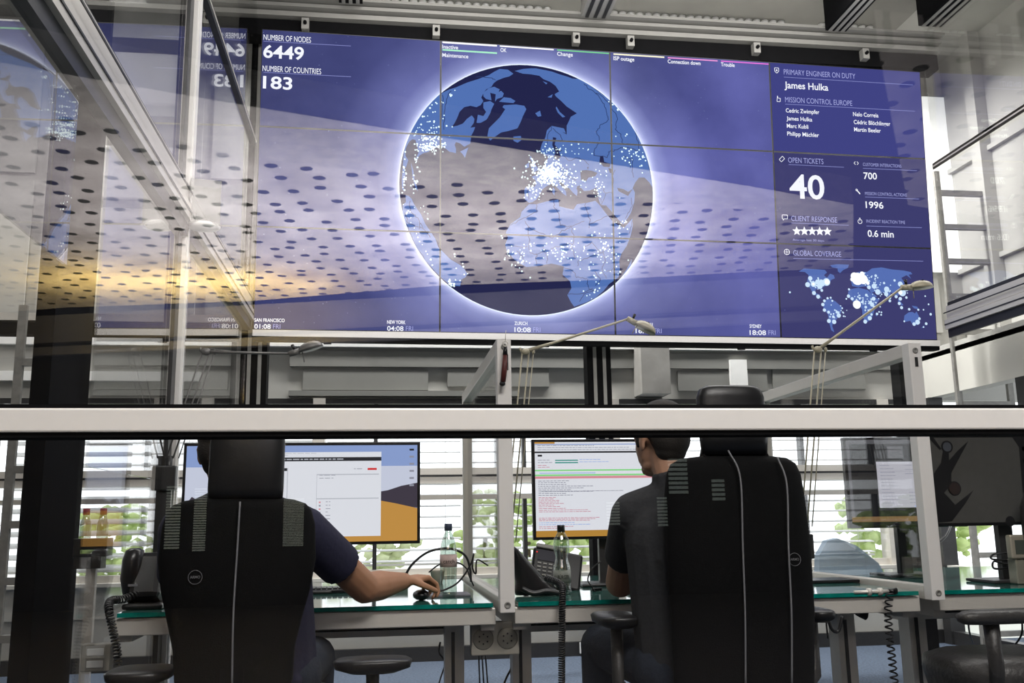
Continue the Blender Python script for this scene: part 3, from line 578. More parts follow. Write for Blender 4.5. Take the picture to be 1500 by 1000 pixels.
# little icons
x, y = uv(1137.5, 103); layer(line([(x - .016, y + .018), (x + .016, y + .018), (x + .016, y - .008), (x, y - .022), (x - .016, y - .008), (x - .016, y + .018)], .004), TXT, .0022); layer(disc(x, y, .007), TXT, .0022)
x, y = uv(1140, 145); layer(line([(x - .012, y - .02), (x + .014, y - .02), (x + .016, y + .005), (x - .002, y + .006), (x - .006, y + .024), (x - .012, y - .02)], .004), TXT, .0022)
x, y = uv(1145, 233); layer(line([(x - .02, y - .004), (x + .006, y + .022), (x + .022, y + .004), (x - .004, y - .022), (x - .02, y - .004)], .004), TXT, .0022)
x, y = uv(1149.5, 318); layer(line([(x - .02, y + .016), (x + .02, y + .016), (x + .02, y - .012), (x - .006, y - .012), (x - .014, y - .024), (x - .014, y - .012), (x - .02, y - .012), (x - .02, y + .016)], .004), TXT, .0022)
x, y = uv(1152.5, 369); layer(ringT(x, y, .02, .004) + line([(x - .02, y), (x + .02, y)], .003) + line([(x, y + .02), (x, y - .02)], .003), TXT, .0022)
x, y = uv(1254, 239); layer(line([(x - .006, y + .012), (x - .018, y), (x - .006, y - .012)], .004) + line([(x + .006, y + .012), (x + .018, y), (x + .006, y - .012)], .004), TXT, .0022)
x, y = uv(1257, 281); layer(line([(x - .012, y + .014), (x + .014, y - .016)], .008) + ringT(x - .012, y + .014, .007, .004, 10), TXT, .0022)
x, y = uv(1259.5, 324); layer(ringT(x, y - .002, .016, .004) + line([(x, y), (x, y + .012)], .003) + line([(x - .006, y + .022), (x + .006, y + .022)], .005), TXT, .0022)
# small world map (crop coordinates of the lower right panel)
def mp_(L): return [uv(1150 + x / 6.522, 370 + y / 6.522) for x, y in L]
for L in ([(130,180),(180,150),(240,155),(320,160),(380,165),(400,190),(370,215),(400,240),(430,200),(465,215),(475,245),(440,260),(425,290),(400,310),(360,330),(350,365),(330,350),(290,350),(290,385),(330,400),(350,440),(320,425),(265,390),(240,340),(205,310),(215,250),(225,215),(190,185)],
          [(430,120),(500,110),(610,115),(600,145),(555,165),(525,195),(505,180),(500,150),(450,140)], [(385,450),(440,440),(480,465),(545,520),(530,580),(490,640),(460,660),(450,700),(470,760),(440,740),(420,660),(410,590),(370,540),(360,490)],
          [(625,210),(680,190),(720,180),(780,185),(830,150),(920,140),(1020,160),(1130,170),(1200,185),(1215,205),(1180,210),(1205,250),(1160,215),(1110,240),(1140,290),(1120,340),(1100,390),(1060,430),(1040,390),(1010,380),(990,440),(960,400),(930,380),(900,400),(870,370),(830,380),(880,420),(845,430),(800,350),(770,320),(700,330),(640,320),(630,270)],
          [(610,350),(700,335),(790,355),(830,400),(870,435),(905,440),(870,500),(850,560),(830,620),(790,660),(760,660),(740,600),(735,540),(700,500),(650,470),(610,430),(600,390)],
          [(1140,600),(1180,570),(1215,565),(1240,580),(1255,560),(1275,600),(1290,640),(1265,690),(1220,690),(1195,650),(1150,660),(1135,640)], [(1210,505),(1260,515),(1280,545),(1230,530)], [(1080,440),(1130,500),(1110,505),(1080,470)], [(860,590),(880,570),(875,610)], [(1300,720),(1330,690),(1320,715)]): layer(tri(mp_(L)), MAPL, .001)
BUB = emis('coverage bubble', (.62, .80, 1.0), 1.15); BUW = emis('coverage bubble bright', (.95, .99, 1), 1.3); CT = []; CW = []
def bub(x, y, r_, T=None):
    P_ = mp_([(x, y)])[0]; (CT if T is None else T).extend(disc(P_[0], P_[1], r_ / 6.522 / 206, 14))
for x, y, r_ in ((240,245,22),(215,305,25),(270,300,28),(310,280,25),(350,290,34),(395,280,38),(330,320,28),(275,385,20),(315,420,20),(375,460,14),(360,495,17),(350,360,14),(45,378,10),(405,435,12),(435,430,10),(450,460,10),(375,548,17),(415,568,15),(495,568,14),(512,600,22),(460,612,14),(418,652,20),(468,660,22),(545,530,9),(530,508,6),(535,553,6),(440,500,6),
                 (610,350,11),(605,415,17),(640,440,16),(775,405,14),(885,375,28),(800,330,20),(850,320,26),(865,220,14),(945,290,12),(1045,265,12),(970,350,28),(965,395,22),(1000,460,14),(1000,430,14),(1060,420,16),(1120,380,38),(1160,345,24),(1190,330,24),(1100,300,26),(1158,428,13),(1100,440,18),(1090,485,16),(1112,525,16),(1185,540,13),(1272,545,11),(1322,545,8),(1370,493,9),(1390,588,13),(1338,415,8),(1265,663,25),(1232,682,18),(1282,630,14),(1347,678,14),(1322,710,8),(1138,655,9),
                 (765,658,20),(808,625,22),(878,585,13),(917,593,9),(908,517,7),(830,495,22),(845,440,20),(770,520,14),(740,470,13),(815,475,16),(850,520,14),(825,590,12),(795,550,9)): bub(x, y, r_)
for x, y, r_ in ((690,250,62),(745,255,48),(660,225,38),(735,205,26),(685,495,42),(400,280,26),(1100,380,22),(640,255,20),(790,290,18),(270,300,14)): bub(x, y, r_, CW)
for _ in range(150):
    x, y = dr.choice(((270, 300), (330, 300), (800, 250), (870, 300), (810, 450), (700, 430), (830, 480), (960, 360), (1140, 360), (780, 240), (520, 600), (840, 540))); bub(dr.gauss(x, 38), dr.gauss(y, 28), dr.uniform(4, 9))
layer(CT, BUB, .0014); layer(CW, BUW, .0017)

def clip(t, x0, x1, y0, y1):
    P_ = list(t)
    for ax, v, s in ((0, x0, 1), (0, x1, -1), (1, y0, 1), (1, y1, -1)):
        Q = []
        for i, a in enumerate(P_):
            b_ = P_[i - 1]; da, db = (a[ax] - v) * s, (b_[ax] - v) * s
            if (da >= 0) != (db >= 0):
                k = db / (db - da); Q.append((b_[0] + (a[0] - b_[0]) * k, b_[1] + (a[1] - b_[1]) * k))
            if da >= 0: Q.append(a)
        P_ = Q
        if len(P_) < 3: return None
    return P_
PL = [['top left display panel showing NUMBER OF NODES 6449 and NUMBER OF COUNTRIES 183', 'display panel in the top row with the Arctic and Greenland half of the globe', 'display panel in the top row with ISP outage, Connection down and Trouble', 'top right display panel listing the PRIMARY ENGINEER ON DUTY'],
      ['left display panel in the middle row with the American edge of the globe', 'display panel in the middle row with Europe on the globe', 'display panel in the middle row with Arabia at the right edge of the globe', 'display panel showing OPEN TICKETS 40 and CLIENT RESPONSE stars'],
      ['lower left display panel with the SAN FRANCISCO and NEW YORK clocks', 'display panel in the bottom row with southern Africa and the ZURICH clock', 'display panel in the bottom row with the SYDNEY clock', 'lower right display panel with the GLOBAL COVERAGE world map']]
MATS.insert(0, BG); LAY = [(T, k + 1, h) for T, k, h in LAY]
BEZ = mat('display bezel', (.006, .006, .008), .4, 0, .1)
MW = Matrix((WA, WBv, WNN)).transposed().to_4x4()
gap = .006
for r_ in range(3):
    for c in range(4):
        x0, x1 = c * WW / 4 + gap, (c + 1) * WW / 4 - gap; y1, y0 = WH - r_ * WH / 3 - gap, WH - (r_ + 1) * WH / 3 + gap
        cx, cy = (x0 + x1) / 2, (y0 + y1) / 2
        e = empty('video_display', (0, 0, 0), PL[r_][c], 'screen', 'panels of the display wall')
        e.matrix_world = Matrix.Translation(WO + WA * cx + WBv * cy) @ MW
        b = MB(); b.bb((x0 - gap + .001 - cx, y0 - gap + .001 - cy, -.08), (x1 + gap - .001 - cx, y1 + gap - .001 - cy, -.001)); b.build('housing', BEZ, e)
        me = bpy.data.meshes.new('screen'); V, F_, MI, UV = [], [], [], []
        def add(P_, k, h):
            n0 = len(V); V.extend((p[0] - cx, p[1] - cy, h) for p in P_); F_.append(tuple(range(n0, n0 + len(P_)))); MI.append(k); UV.extend(P_)
        add([(x0, y0), (x1, y0), (x1, y1), (x0, y1)], 0, 0)
        for T, k, h in LAY:
            for t in T:
                xs = [p[0] for p in t]; ys = [p[1] for p in t]
                if max(xs) < x0 or min(xs) > x1 or max(ys) < y0 or min(ys) > y1: continue
                if min(xs) >= x0 and max(xs) <= x1 and min(ys) >= y0 and max(ys) <= y1: q = t
                else: q = clip(t, x0, x1, y0, y1)
                if q: add(q, k, h)
        me.from_pydata(V, [], F_); lu = me.uv_layers.new(name='wall')
        for p, k in zip(me.polygons, MI):
            p.material_index = k
            for li in p.loop_indices: lu.data[li].uv = (UV[me.loops[li].vertex_index][0] / 10, UV[me.loops[li].vertex_index][1] / 10)
        for m in MATS: me.materials.append(m)
        so = bpy.data.objects.new('screen', me); COL.objects.link(so); so.parent = e
# silver ledge with black rail below the wall
b = MB(); b.bb((0, -.045, -.07), (WW, -.004, .03)); b.bb((0, -.075, -.06), (WW, -.046, .02), 1)
for x in (.45, 1.9, 3.3, 4.3): b.bb((x, -.09, .0), (x + .05, -.075, .02), 1)
o = b.build('display_ledge', [ALUW, STEEL]); o.matrix_world = Matrix.Translation(WO) @ MW
tag(o, 'long silver ledge with black rail along the bottom of the display wall', 'rail')

# ------------------------------------------------------------------ desks
DY0, DY1 = 3.28, 4.66
def desk(x0, x1, label, legs, tray=True):
    e = empty('desk', ((x0 + x1) / 2, DY0, 0), label, 'desk', 'glass topped control desks in one row'); w = (x1 - x0) / 2
    b = MB(); b.bb((-w, 0, .658), (w, .045, .712), bev=.003); b.bb((-w, DY1 - DY0 - .045, .635), (w, DY1 - DY0, .712), bev=.003)
    for s in (-1, 1): b.bb((s * w - s * .045, .045, .635), (s * w, DY1 - DY0 - .045, .712))
    b.build('frame', ALU, e)
    b = MB(); b.bb((-w + .01, -.01, .716), (w - .01, DY1 - DY0 - .02, .730), 0); b.bb((-w + .01, -.014, .716), (w - .01, -.01, .730), 1); b.build('glass_top', [DESKG, GEDGE], e)
    if tray:
        b = MB(); b.bb((-w + .12, .50, .575), (w - .12, .62, .625)); b.bb((-w + .12, .494, .598), (w - .12, .50, .604), 1); b.bb((-w + .12, .48, .630), (w - .12, .66, .634), 2); b.build('cable_tray', [ALU, STEEL, WHITE], e)
    for lx in legs:
        b = MB(); b.bb((lx - .035, .35, .03), (lx + .035, .43, .635)); b.bb((lx - .012, .344, .2), (lx + .0, .35, .60), 1); b.bb((lx - .04, .02, .0), (lx + .04, .9, .03)); b.build('leg', [ALU, ALUD], e)
    return e
desk(-.84, .385, 'left control desk with green glass top where the left man works', (-.45, .50))
desk(.45, 1.915, 'middle control desk with green glass top in front of the right man', (-.66, .62))
desk(1.99, 3.45, 'right control desk with green glass top under the dark screen', (-.62, .62))
# screens between the desks: aluminium frames standing on the desk ends, with a clear pane
def divider(x, label, Y0=3.22, Y1=4.68, z0=.70, z1=1.625):
    e = empty('desk_divider', (x, Y0, z0), label, 'divider', 'aluminium framed dividers between the desks')
    L, h = Y1 - Y0, z1 - z0; b = MB()
    b.bb((-.025, 0, 0), (.025, .05, h), bev=.003); b.bb((-.004, .05, .05), (-.0, .052, h - .05)); b.build('front_post', ALUW, e)
    MB().bb((-.025, L - .05, 0), (.025, L, h), bev=.003).build('rear_post', ALU, e)
    MB().bb((-.0245, .05, h - .05), (.0245, L - .05, h), bev=.003).build('top_rail', ALU, e)
    MB().bb((-.0245, .05, 0), (.0245, L - .05, .05), bev=.003).build('bottom_rail', ALU, e)
    MB().bb((-.003, .05, .05), (.003, L - .05, h - .05)).build('glass_pane', GLASSC, e)
    for z in (.025, h - .03):
        b = MB(); b.lathe([(.011, 0), (.011, .002), (.006, .002), (.006, .0005)], (0, -.0005, z), (0, -1, 0), 16); b.build('screw', GREYP, e)
    return e
divider(.418, 'aluminium framed glass divider between the left and middle desks, tool hanging on it')
divider(1.953, 'aluminium framed glass divider right of the right man')
b = MB(); b.bb((-.006, -.002, 0), (.006, 0, .035), bev=.0008)
tag(b.build('slot_cover', ALUD, None, (1.953, 3.2185, 1.535)), 'small black slot on the right divider post below its screw', 'slot')
# tool hanging from the middle divider
p = at(739, 540, Y=3.19); e = empty('folding_tool', (p.x, p.y, p.z), 'dark red and black folding tool hanging by a hook on the middle divider post', 'tool')
b = MB(); b.tube([(.003, 0, .05), (0, 0, .0), (-.006, 0, -.045)], [.008, .010, .009], 12); b.build('grip', mat('dark red grip', (.08, .012, .010), .5), e)
b = MB(); b.tube([(.004, 0, .075), (.003, 0, .048)], [.007, .009], 12); b.build('collar', BLACK, e)
b = MB(); b.ell((-.008, 0, -.052), (.011, .009, .009)); b.build('end_cap', BLACK, e)
b = MB(); b.bb((.008, -.004, -.005), (.013, .004, .05)); b.build('blade', BLACK, e)
b = MB(); b.tube([(.004 + .009 * cos(a), 0, .088 + .009 * sin(a)) for a in [i * pi / 8 for i in range(17)]], .0018, 6); b.tube([(.004, 0, .097), (.007, 0, .135)], .0012, 6); b.build('hook', ALU, e)

# ------------------------------------------------------------------ monitors
def srect(T, x0, y0, x1, y1, w, h, m, lv):   # fractions of the screen from its top left
    X0, X1, Y0, Y1 = (x0 - .5) * w, (x1 - .5) * w, (.5 - y0) * h, (.5 - y1) * h
    T.append(([(X0, Y1), (X1, Y1), (X1, Y0), (X0, Y0)], m, lv))
def monitor(name, cx, cz, y, w, h, rz, label, content, stand=True, back=True, rx=0.):
    e = empty(name, (cx, y, .731), label, 'monitor', None, rz); z = cz - .731
    b = MB(); b.bb((-w / 2, .0, z - h / 2), (w / 2, .028, z + h / 2), bev=.003); b.bb((-w * .3, .028, z - h * .3), (w * .3, .055, z + h * .3), bev=.01); hs = b.build('housing', BLACK, e)
    bz = .012; sw, sh = w - 2 * bz, h - 2 * bz
    me = bpy.data.meshes.new('screen'); V, F_, MI, MS = [], [], [], []
    for P_, m, lv in content(sw, sh):
        if m not in MS: MS.append(m)
        n0 = len(V); V.extend((p_[0], -.0006 - .0006 * lv, p_[1] + z) for p_ in P_); F_.append(tuple(range(n0, n0 + len(P_)))); MI.append(MS.index(m))
    me.from_pydata(V, [], F_)
    for m in MS: me.materials.append(m)
    for p_, k in zip(me.polygons, MI): p_.material_index = k
    so = bpy.data.objects.new('screen', me); COL.objects.link(so); so.parent = e
    if stand:
        b = MB(); b.bb((-.03, .055, .012), (.03, .085, z)); b.bb((-.12, -.02, 0), (.12, .17, .012), bev=.004); b.build('stand', ALUD, e)
    return e
def em(n_, c, s=1.): return emis(n_, c, s)
mW, mG, mD, mR, mSky, mSand, mRock, mGr = em('window white', (.80, .82, .88)), em('window grey', (.55, .57, .63)), em('title bar', (.03, .03, .035)), em('red button', (.7, .05, .05)), em('wallpaper sky', (.28, .38, .68)), em('wallpaper sand', (.58, .30, .07)), em('wallpaper rock', (.06, .05, .07)), em('highlight green', (.25, .75, .25))
mBl, mPk, mCy, mOr, mTx, mTr = em('row blue', (.3, .45, .85)), em('row pink', (.75, .30, .35)), em('teal mark', (.02, .30, .25)), em('wood edge', (.50, .26, .05)), em('text grey', (.30, .31, .38)), em('text red', (.60, .22, .30)); mSkyL = em('wallpaper haze', (.62, .66, .8))
rs = random.Random(5)
def texts(T, x0, y0, x1, n_, dy, w, h, m, lv=3, hh=.006):
    for k in range(n_):
        x = x0
        e_ = x0 + (x1 - x0) * rs.uniform(.45, 1)
        while x < e_:
            l_ = rs.uniform(.008, .03); srect(T, x, y0 + k * dy, min(x + l_, x1), y0 + k * dy + hh, w, h, m, lv); x += l_ + .005
def c_left(w, h):
    T = []; srect(T, 0, 0, 1, 1, w, h, mSky, 0); srect(T, 0, .22, 1, .62, w, h, mSkyL, 1)
    def pg(L, m, lv): T.append(([((x - .5) * w, (.5 - y) * h) for x, y in L][::-1], m, lv))
    pg([(0, .62), (.03, .52), (.06, .56), (.10, .48), (.14, .50), (.2, .60), (.2, .75), (0, .75)], mRock, 2); pg([(0, .66), (.12, .64), (.2, .72), (1, .72), (1, 1), (0, 1)], mSand, 3)
    pg([(.80, .50), (.87, .475), (.93, .43), (1, .40), (1, .66), (.8, .62)], mRock, 2); pg([(.8, .565), (.9, .61), (1, .665), (1, 1), (.8, 1)], mSand, 3)
    srect(T, .16, .045, .84, .945, w, h, mW, 4); srect(T, .16, .045, .84, .07, w, h, mSky, 5); srect(T, .16, .125, .84, .165, w, h, mD, 5); texts(T, .2, .14, .8, 1, .1, w, h, mG, 6, .01)
    texts(T, .2, .08, .6, 2, .02, w, h, mG, 5); srect(T, .16, .235, .43, .265, w, h, mD, 5); srect(T, .43, .235, .434, .945, w, h, mG, 5)
    srect(T, .40, .255, .402, .94, w, h, mG, 5)
    for k in range(4): srect(T, .30, .33 + .07 * k, .42, .333 + .07 * k, w, h, mG, 5)
    for k, m in enumerate((mBl, mGr, mGr, mBl, mG, mBl)): srect(T, .33, .64 + .026 * k, .42, .66 + .026 * k, w, h, m, 5)
    srect(T, .78, .24, .82, .262, w, h, mR, 5); texts(T, .72, .245, .77, 1, .1, w, h, mTx, 5)
    for y in (.30, .55): srect(T, .56, y, .83, y + .012, w, h, mG, 5)
    srect(T, .558, .3, .560, .94, w, h, mG, 5)
    texts(T, .57, .31, .66, 2, .03, w, h, mTx, 5)
    for k in range(9): srect(T, .57, .585 + .035 * k, .578, .60 + .035 * k, w, h, mPk if k in (0, 2, 6) else mTx, 6); texts(T, .60, .585 + .035 * k, .62, 1, .1, w, h, mTx, 6)
    for k in range(6): srect(T, .965, .04 + .075 * k, .985, .06 + .075 * k, w, h, mTx if k else mD, 6)
    return T
def c_mid(w, h):
    T = []; srect(T, 0, 0, 1, 1, w, h, mOr, 0); srect(T, .0, 0, 1, .935, w, h, mW, 1); srect(T, 0, .02, 1, .03, w, h, mSky, 2); srect(T, 0, .0, .14, .018, w, h, mSand, 3)
    texts(T, .02, .035, .8, 3, .022, w, h, mTx, 2); srect(T, 0, .10, 1, .118, w, h, mD, 2); srect(T, .02, .135, .05, .155, w, h, mD, 3)
    for y in (.19, .215): srect(T, .14, y, .3, y + .012, w, h, mCy, 3); texts(T, .02, y, .12, 1, .1, w, h, mTx, 3); texts(T, .31, y - .005, .6, 1, .1, w, h, mBl, 3)
    texts(T, .02, .245, .14, 2, .02, w, h, mTr, 3)
    srect(T, 0, .295, 1, .310, w, h, mGr, 2); srect(T, .03, .328, .42, .336, w, h, mBl, 3); srect(T, 0, .345, 1, .362, w, h, mGr, 2); srect(T, 0, .365, 1, .39, w, h, mPk, 2)
    texts(T, .02, .41, .4, 9, .019, w, h, mTx, 3, .007); texts(T, .02, .585, .2, 7, .016, w, h, mTr, 3, .006); texts(T, .02, .70, .42, 3, .018, w, h, mTr, 3); texts(T, .02, .80, .55, 3, .014, w, h, mTr, 3); texts(T, .02, .85, .5, 2, .02, w, h, mBl, 3); texts(T, .02, .89, .3, 2, .018, w, h, mTr, 3)
    texts(T, .04, .52, .85, 1, .1, w, h, mTx, 3)
    return T
mDk = em('dark page', (.012, .012, .014)); mDk2 = em('dark band', (.10, .10, .11)); mDoc = em('document', (.50, .50, .56)); mBr = em('brown edge', (.22, .13, .06))
def c_right(w, h):
    T = []; srect(T, 0, 0, 1, 1, w, h, mDk, 0); srect(T, 0, 0.0, 1, .05, w, h, mDk2, 1); srect(T, 0, .90, 1, .96, w, h, mBr, 1); srect(T, 0, 0, .025, .9, w, h, mDk2, 1)
    srect(T, .25, .26, .99, .80, w, h, mDoc, 2); srect(T, 0, .47, .28, .48, w, h, mDk2, 1); srect(T, .36, .08, .50, .22, w, h, mDk2, 1)
    texts(T, .28, .30, .44, 12, .04, w, h, mTx, 3, .008); texts(T, .50, .30, .9, 3, .05, w, h, mTx, 3, .008); texts(T, .52, .62, .9, 4, .04, w, h, mTx, 3, .008); srect(T, .56, .78, .90, .79, w, h, mBl, 3)
    return T
mOff = mat('dark glossy screen', (.06, .059, .055), .35, 0, .15, 30); mOffB = mat('black screen shape', (.008, .008, .009), .35)  # plain black shapes laid on the dark screen
def c_dark(w, h):
    T = []; srect(T, 0, 0, 1, 1, w, h, mOff, 0)
    def pg(L, m, lv): T.append(([((x - .5) * w, (.5 - y) * h) for x, y in L][::-1], m, lv))
    def cc(x, y, r_, m, lv): T.append(([((x - .5) * w + r_ * h * cos(-2 * pi * i / 20), (.5 - y) * h + r_ * h * sin(-2 * pi * i / 20)) for i in range(20)], m, lv))
    pg([(0, .55), (.10, .30), (.13, .05), (.155, .05), (.15, .27), (.21, .15), (.28, .04), (.22, .22), (.155, .42), (.15, .55), (.10, .65), (.16, .79), (.28, .62), (.22, .78), (.13, .98), (0, 1)], mOffB, 1)
    cc(.145, .11, .075, mOffB, 2); cc(.145, .11, .055, mat('blue grey dot', (.05, .055, .065), .4), 3); cc(.165, .60, .085, mOffB, 2); cc(.165, .60, .07, mat('brown grey dot', (.022, .013, .012), .4), 3)
    pg([(0, .30), (.055, .10), (.03, .30), (0, .42)], mOffB, 1); pg([(.105, .66), (.145, .60), (.14, .74)], mOff, 2); pg([(.04, .0), (.10, .15), (.11, .13), (.07, 0)], mOffB, 1)
    cc(.48, .99, .06, mOffB, 1)
    pg([(.55, 0), (.70, 0), (.62, .10), (.60, .70), (.75, .98), (.70, 1), (.575, .72), (.585, .12)], mOffB, 1)
    for k in range(4): pg([(.60, .12 + .14 * k), (.72, .05 + .2 * k), (.72, .09 + .2 * k), (.60, .17 + .14 * k)], mOffB, 1)
    return T
MY = 3.9
def mon_at(name, l, r_, t, bt, label, c, wfull=None, Y=MY, **k):
    a = at(l, (t + bt) / 2, Y=Y); c_ = at(r_, (t + bt) / 2, Y=Y); zt = at((l + r_) / 2, t, Y=Y).z; zb = at((l + r_) / 2, bt, Y=Y).z
    x0, x1 = a.x, c_.x
    if wfull: x1 = x0 + wfull
    return monitor(name, (x0 + x1) / 2, (zt + zb) / 2, Y, x1 - x0, zt - zb, 0, label, c, **k)
mon_at('monitor', 266, 615.5, 648, 799, 'wide left monitor with a white browser window over a desert wallpaper', c_left)
mon_at('monitor', 780, 900, 643, 790, 'middle monitor with red and green log lines beside the right man', c_mid, .63)
mon_at('monitor', 1240, 1352, 640, 773, 'monitor with a dark page and white document behind the right divider', c_right, .56, Y=4.0)
mon_at('monitor', 1352, 1600, 636, 769, 'large dark switched off screen with black shapes at far right', c_dark, None, Y=3.5)

# ------------------------------------------------------------------ desk things
def handset(e, pts, rad):
    MB().tube(spline(pts, 6), rad, 12).build('handset', BLACK, e)
def coil(p, q, sag, rad, turns, name, label, wire=.0032, mid=None):
    base = spline(mid, 12) if mid else arc(p, q, sag, 40)
    L = [0]
    for a, c in zip(base, base[1:]): L.append(L[-1] + (c - a).length)
    tot = L[-1]; n_ = turns * 10; pts = []; j = 0
    for i in range(n_ + 1):
        s = tot * i / n_
        while j < len(L) - 2 and L[j + 1] < s: j += 1
        t = (s - L[j]) / max(L[j + 1] - L[j], 1e-6); c = base[j].lerp(base[j + 1], t); d = (base[j + 1] - base[j]).normalized()
        x = d.cross(Vector((0, 1, 0))); x = x.normalized() if x.length > .1 else Vector((1, 0, 0)); y = d.cross(x)
        a = 2 * pi * turns * i / n_; pts.append(c + x * rad * cos(a) + y * rad * sin(a))
    return tag(MB().tube(pts, wire, 5).build(name, CABLE), label, 'cord')
def zf(p): p = Vector(p); return p
# left phone (upright, seen on its side)
p = at(205, 880, Y=3.42); e = empty('desk_phone', (p.x, p.y, .731), 'upright black phone on the left end of the left desk', 'phone')
b = MB(); b.box((.02, .05, .085), (.10, .17, .16), Matrix.Rotation(radians(-20), 3, 'X'), bev=.02); b.box((.02, .04, .01), (.13, .20, .02), bev=.008); b.build('base', BLACK, e)
b = MB(); b.loft([b.ring((-.025 + dx, 0, z), Vector((1, 0, 0)), Vector((0, 1, 0)), 14, rx, ry) for z, dx, rx, ry in ((.02, .0, .012, .02), (.05, -.004, .028, .035), (.10, -.006, .036, .045), (.16, -.004, .035, .045), (.19, 0, .030, .035), (.198, .0, .015, .02))]); b.build('handset', BLACK, e)
b = MB(); b.bb((-.03, -.046, .075), (.0, -.044, .082)); b.build('logo', GLINTBADGE, e)
c0_ = [at(220, 858, Y=3.40), at(185, 876, Y=3.36), at(162, 880, Y=3.30), at(160, 896, Y=3.24), at(166, 925, Y=3.23), at(172, 960, Y=3.23), at(173, 1015, Y=3.23)]
coil(None, None, 0, .011, 46, 'coiled_cord', 'black coiled cord hanging over the front of the left desk beside the phone', mid=c0_)
# middle phone: console with display and a big handset in front
p = at(818, 860, Y=3.74); e = empty('desk_phone', (p.x, p.y, .731), 'black phone with keypad and big handset right of the middle divider', 'phone')
Rt = Matrix.Rotation(radians(38), 3, 'X') @ Matrix.Rotation(radians(0), 3, 'Z')
b = MB(); b.box((.0, .04, .075), (.20, .03, .16), Matrix.Rotation(radians(-28), 3, 'X') @ Matrix.Rotation(radians(12), 3, 'Y'), bev=.01); b.box((0, .06, .02), (.16, .10, .035), bev=.01); b.build('base', BLACK, e)
b = MB(); M_ = Matrix.Rotation(radians(-28), 3, 'X') @ Matrix.Rotation(radians(12), 3, 'Y')
b.box(Vector((.0, .04, .075)) + M_ @ Vector((-.02, -.017, .045)), (.12, .004, .045), M_); b.build('display', mat('phone display', (.03, .03, .04), .2), e)
b = MB(); b.box(Vector((.0, .04, .075)) + M_ @ Vector((-.03, -.006, .085)), (.12, .03, .018), M_, bev=.004); b.build('top_lip', GREYP, e)
b = MB()
for i in range(5):
    for j in range(5): b.box(Vector((.0, .04, .075)) + M_ @ Vector((-.07 + i * .022 + .0, -.018, .01 - j * .016)), (.014, .004, .006), M_)
b.build('keypad', GREYP, e)
b = MB(); b.box(Vector((.0, .04, .075)) + M_ @ Vector((-.085, -.018, .055)), (.005, .003, .004), M_); b.build('message_light', emis('red indicator', (1, .05, .05), 1.), e)
p = at(785, 862, Y=3.52); e = empty('headset_stand', (p.x, p.y, .731), 'big black curved phone cradle beside the middle divider post', 'phone')
b = MB(); b.loft([b.ring((x, 0, z), Vector((1, 0, 0)), Vector((0, 1, 0)), 14, rx, .045) for z, x, rx in ((.003, -.0, .075), (.02, .0, .08), (.05, -.018, .058), (.09, -.040, .045), (.13, -.062, .030), (.165, -.078, .016), (.175, -.083, .006))]); b.build('cradle', BLACK, e)
b = MB(); b.tube(spline([(-.06, -.05, .03), (-.02, -.06, .012), (.03, -.06, .018), (.075, -.06, .01)]), .010, 10); b.build('cord_sleeve', LEATHER, e)
coil(None, None, 0, .0095, 58, 'coiled_cord', 'black coiled cord hanging straight down in front of the middle desk', mid=[at(800, 846, Y=3.33), at(822, 856, Y=3.28), at(824, 872, Y=3.24), at(823.5, 900, Y=3.22), at(823, 960, Y=3.22), at(823, 1015, Y=3.22)])
coil(None, None, 0, .012, 16, 'coiled_cord', 'stretched black spiral cord hanging right of the desk leg near the carpet', mid=[at(1303, 868, Y=3.25), at(1301, 900, Y=3.24), at(1305, 950, Y=3.24), at(1312, 1015, Y=3.24)])
coil(None, None, 0, .012, 14, 'coiled_cord', 'short black coiled cord looped under the desk behind the right armrest', mid=[at(1243, 882, Y=3.5), at(1255, 895, Y=3.5), at(1270, 903, Y=3.5)])
# bottles
def bottle(x, y, prof, lab, z0, z1, label, words, capc, capr, H_):
    e = empty('water_bottle', (x, y, .731), label, 'bottle')
    MB().lathe(prof, n=24).build('body', BOTTLE, e)
    b = MB(); b.lathe([(capr, H_ - .026), (capr, H_ - .002), (capr * .9, H_)], n=20)
    b.build('cap', capc, e)
    r_ = max(q[0] for q in prof if z0 - .03 <= q[1] <= z1 + .03) + .0008
    b = MB(); b.lathe([(r_ - .0004, z0), (r_, z0), (r_, z1), (r_ - .0004, z1)], n=28); lo = b.build('label_sleeve', lab, e)
    T = fit_text(words, -.022, 0, .044, .014, .01); me = bpy.data.meshes.new('printed_word'); V = []; F_ = []
    for t in T:
        n0 = len(V); V.extend((r_ * 1.01 * sin(q[0] / r_), -r_ * 1.01 * cos(q[0] / r_), (z0 + z1) / 2 - .008 + q[1]) for q in t); F_.append((n0, n0 + 1, n0 + 2))
    me.from_pydata(V, [], F_); me.materials.append(STEEL); o = bpy.data.objects.new('printed_word', me); COL.objects.link(o); o.parent = lo
    return e
p = at(657, 866, Y=3.58); LAB1 = mat('pink and grey bottle label', (.42, .32, .30), .6, 0, .25, 60)
bottle(p.x, p.y, [(.0, .0), (.028, .0), (.031, .008), (.030, .05), (.031, .10), (.031, .165), (.026, .195), (.015, .225), (.0125, .23), (.0125, .25)], LAB1, .105, .15, 'clear water bottle with pink label and blue cap by the left man\'s hand', 'catch', mat('blue grey cap', (.045, .06, .10), .5), .0145, .262)
p = at(824, 868, Y=3.56); LAB2 = mat('grey green bottle label', (.16, .17, .15), .5, 0, .4, 70)
bottle(p.x, p.y, [(.0, .0), (.030, .0), (.033, .008), (.032, .03), (.032, .08), (.031, .10), (.024, .122), (.023, .135), (.030, .16), (.0305, .18), (.027, .20), (.014, .222), (.0125, .226), (.0125, .24)], LAB2, .04, .085, 'clear waisted water bottle with dark cap in front of the middle phone', 'BÜRGER', BLACK, .0145, .25)
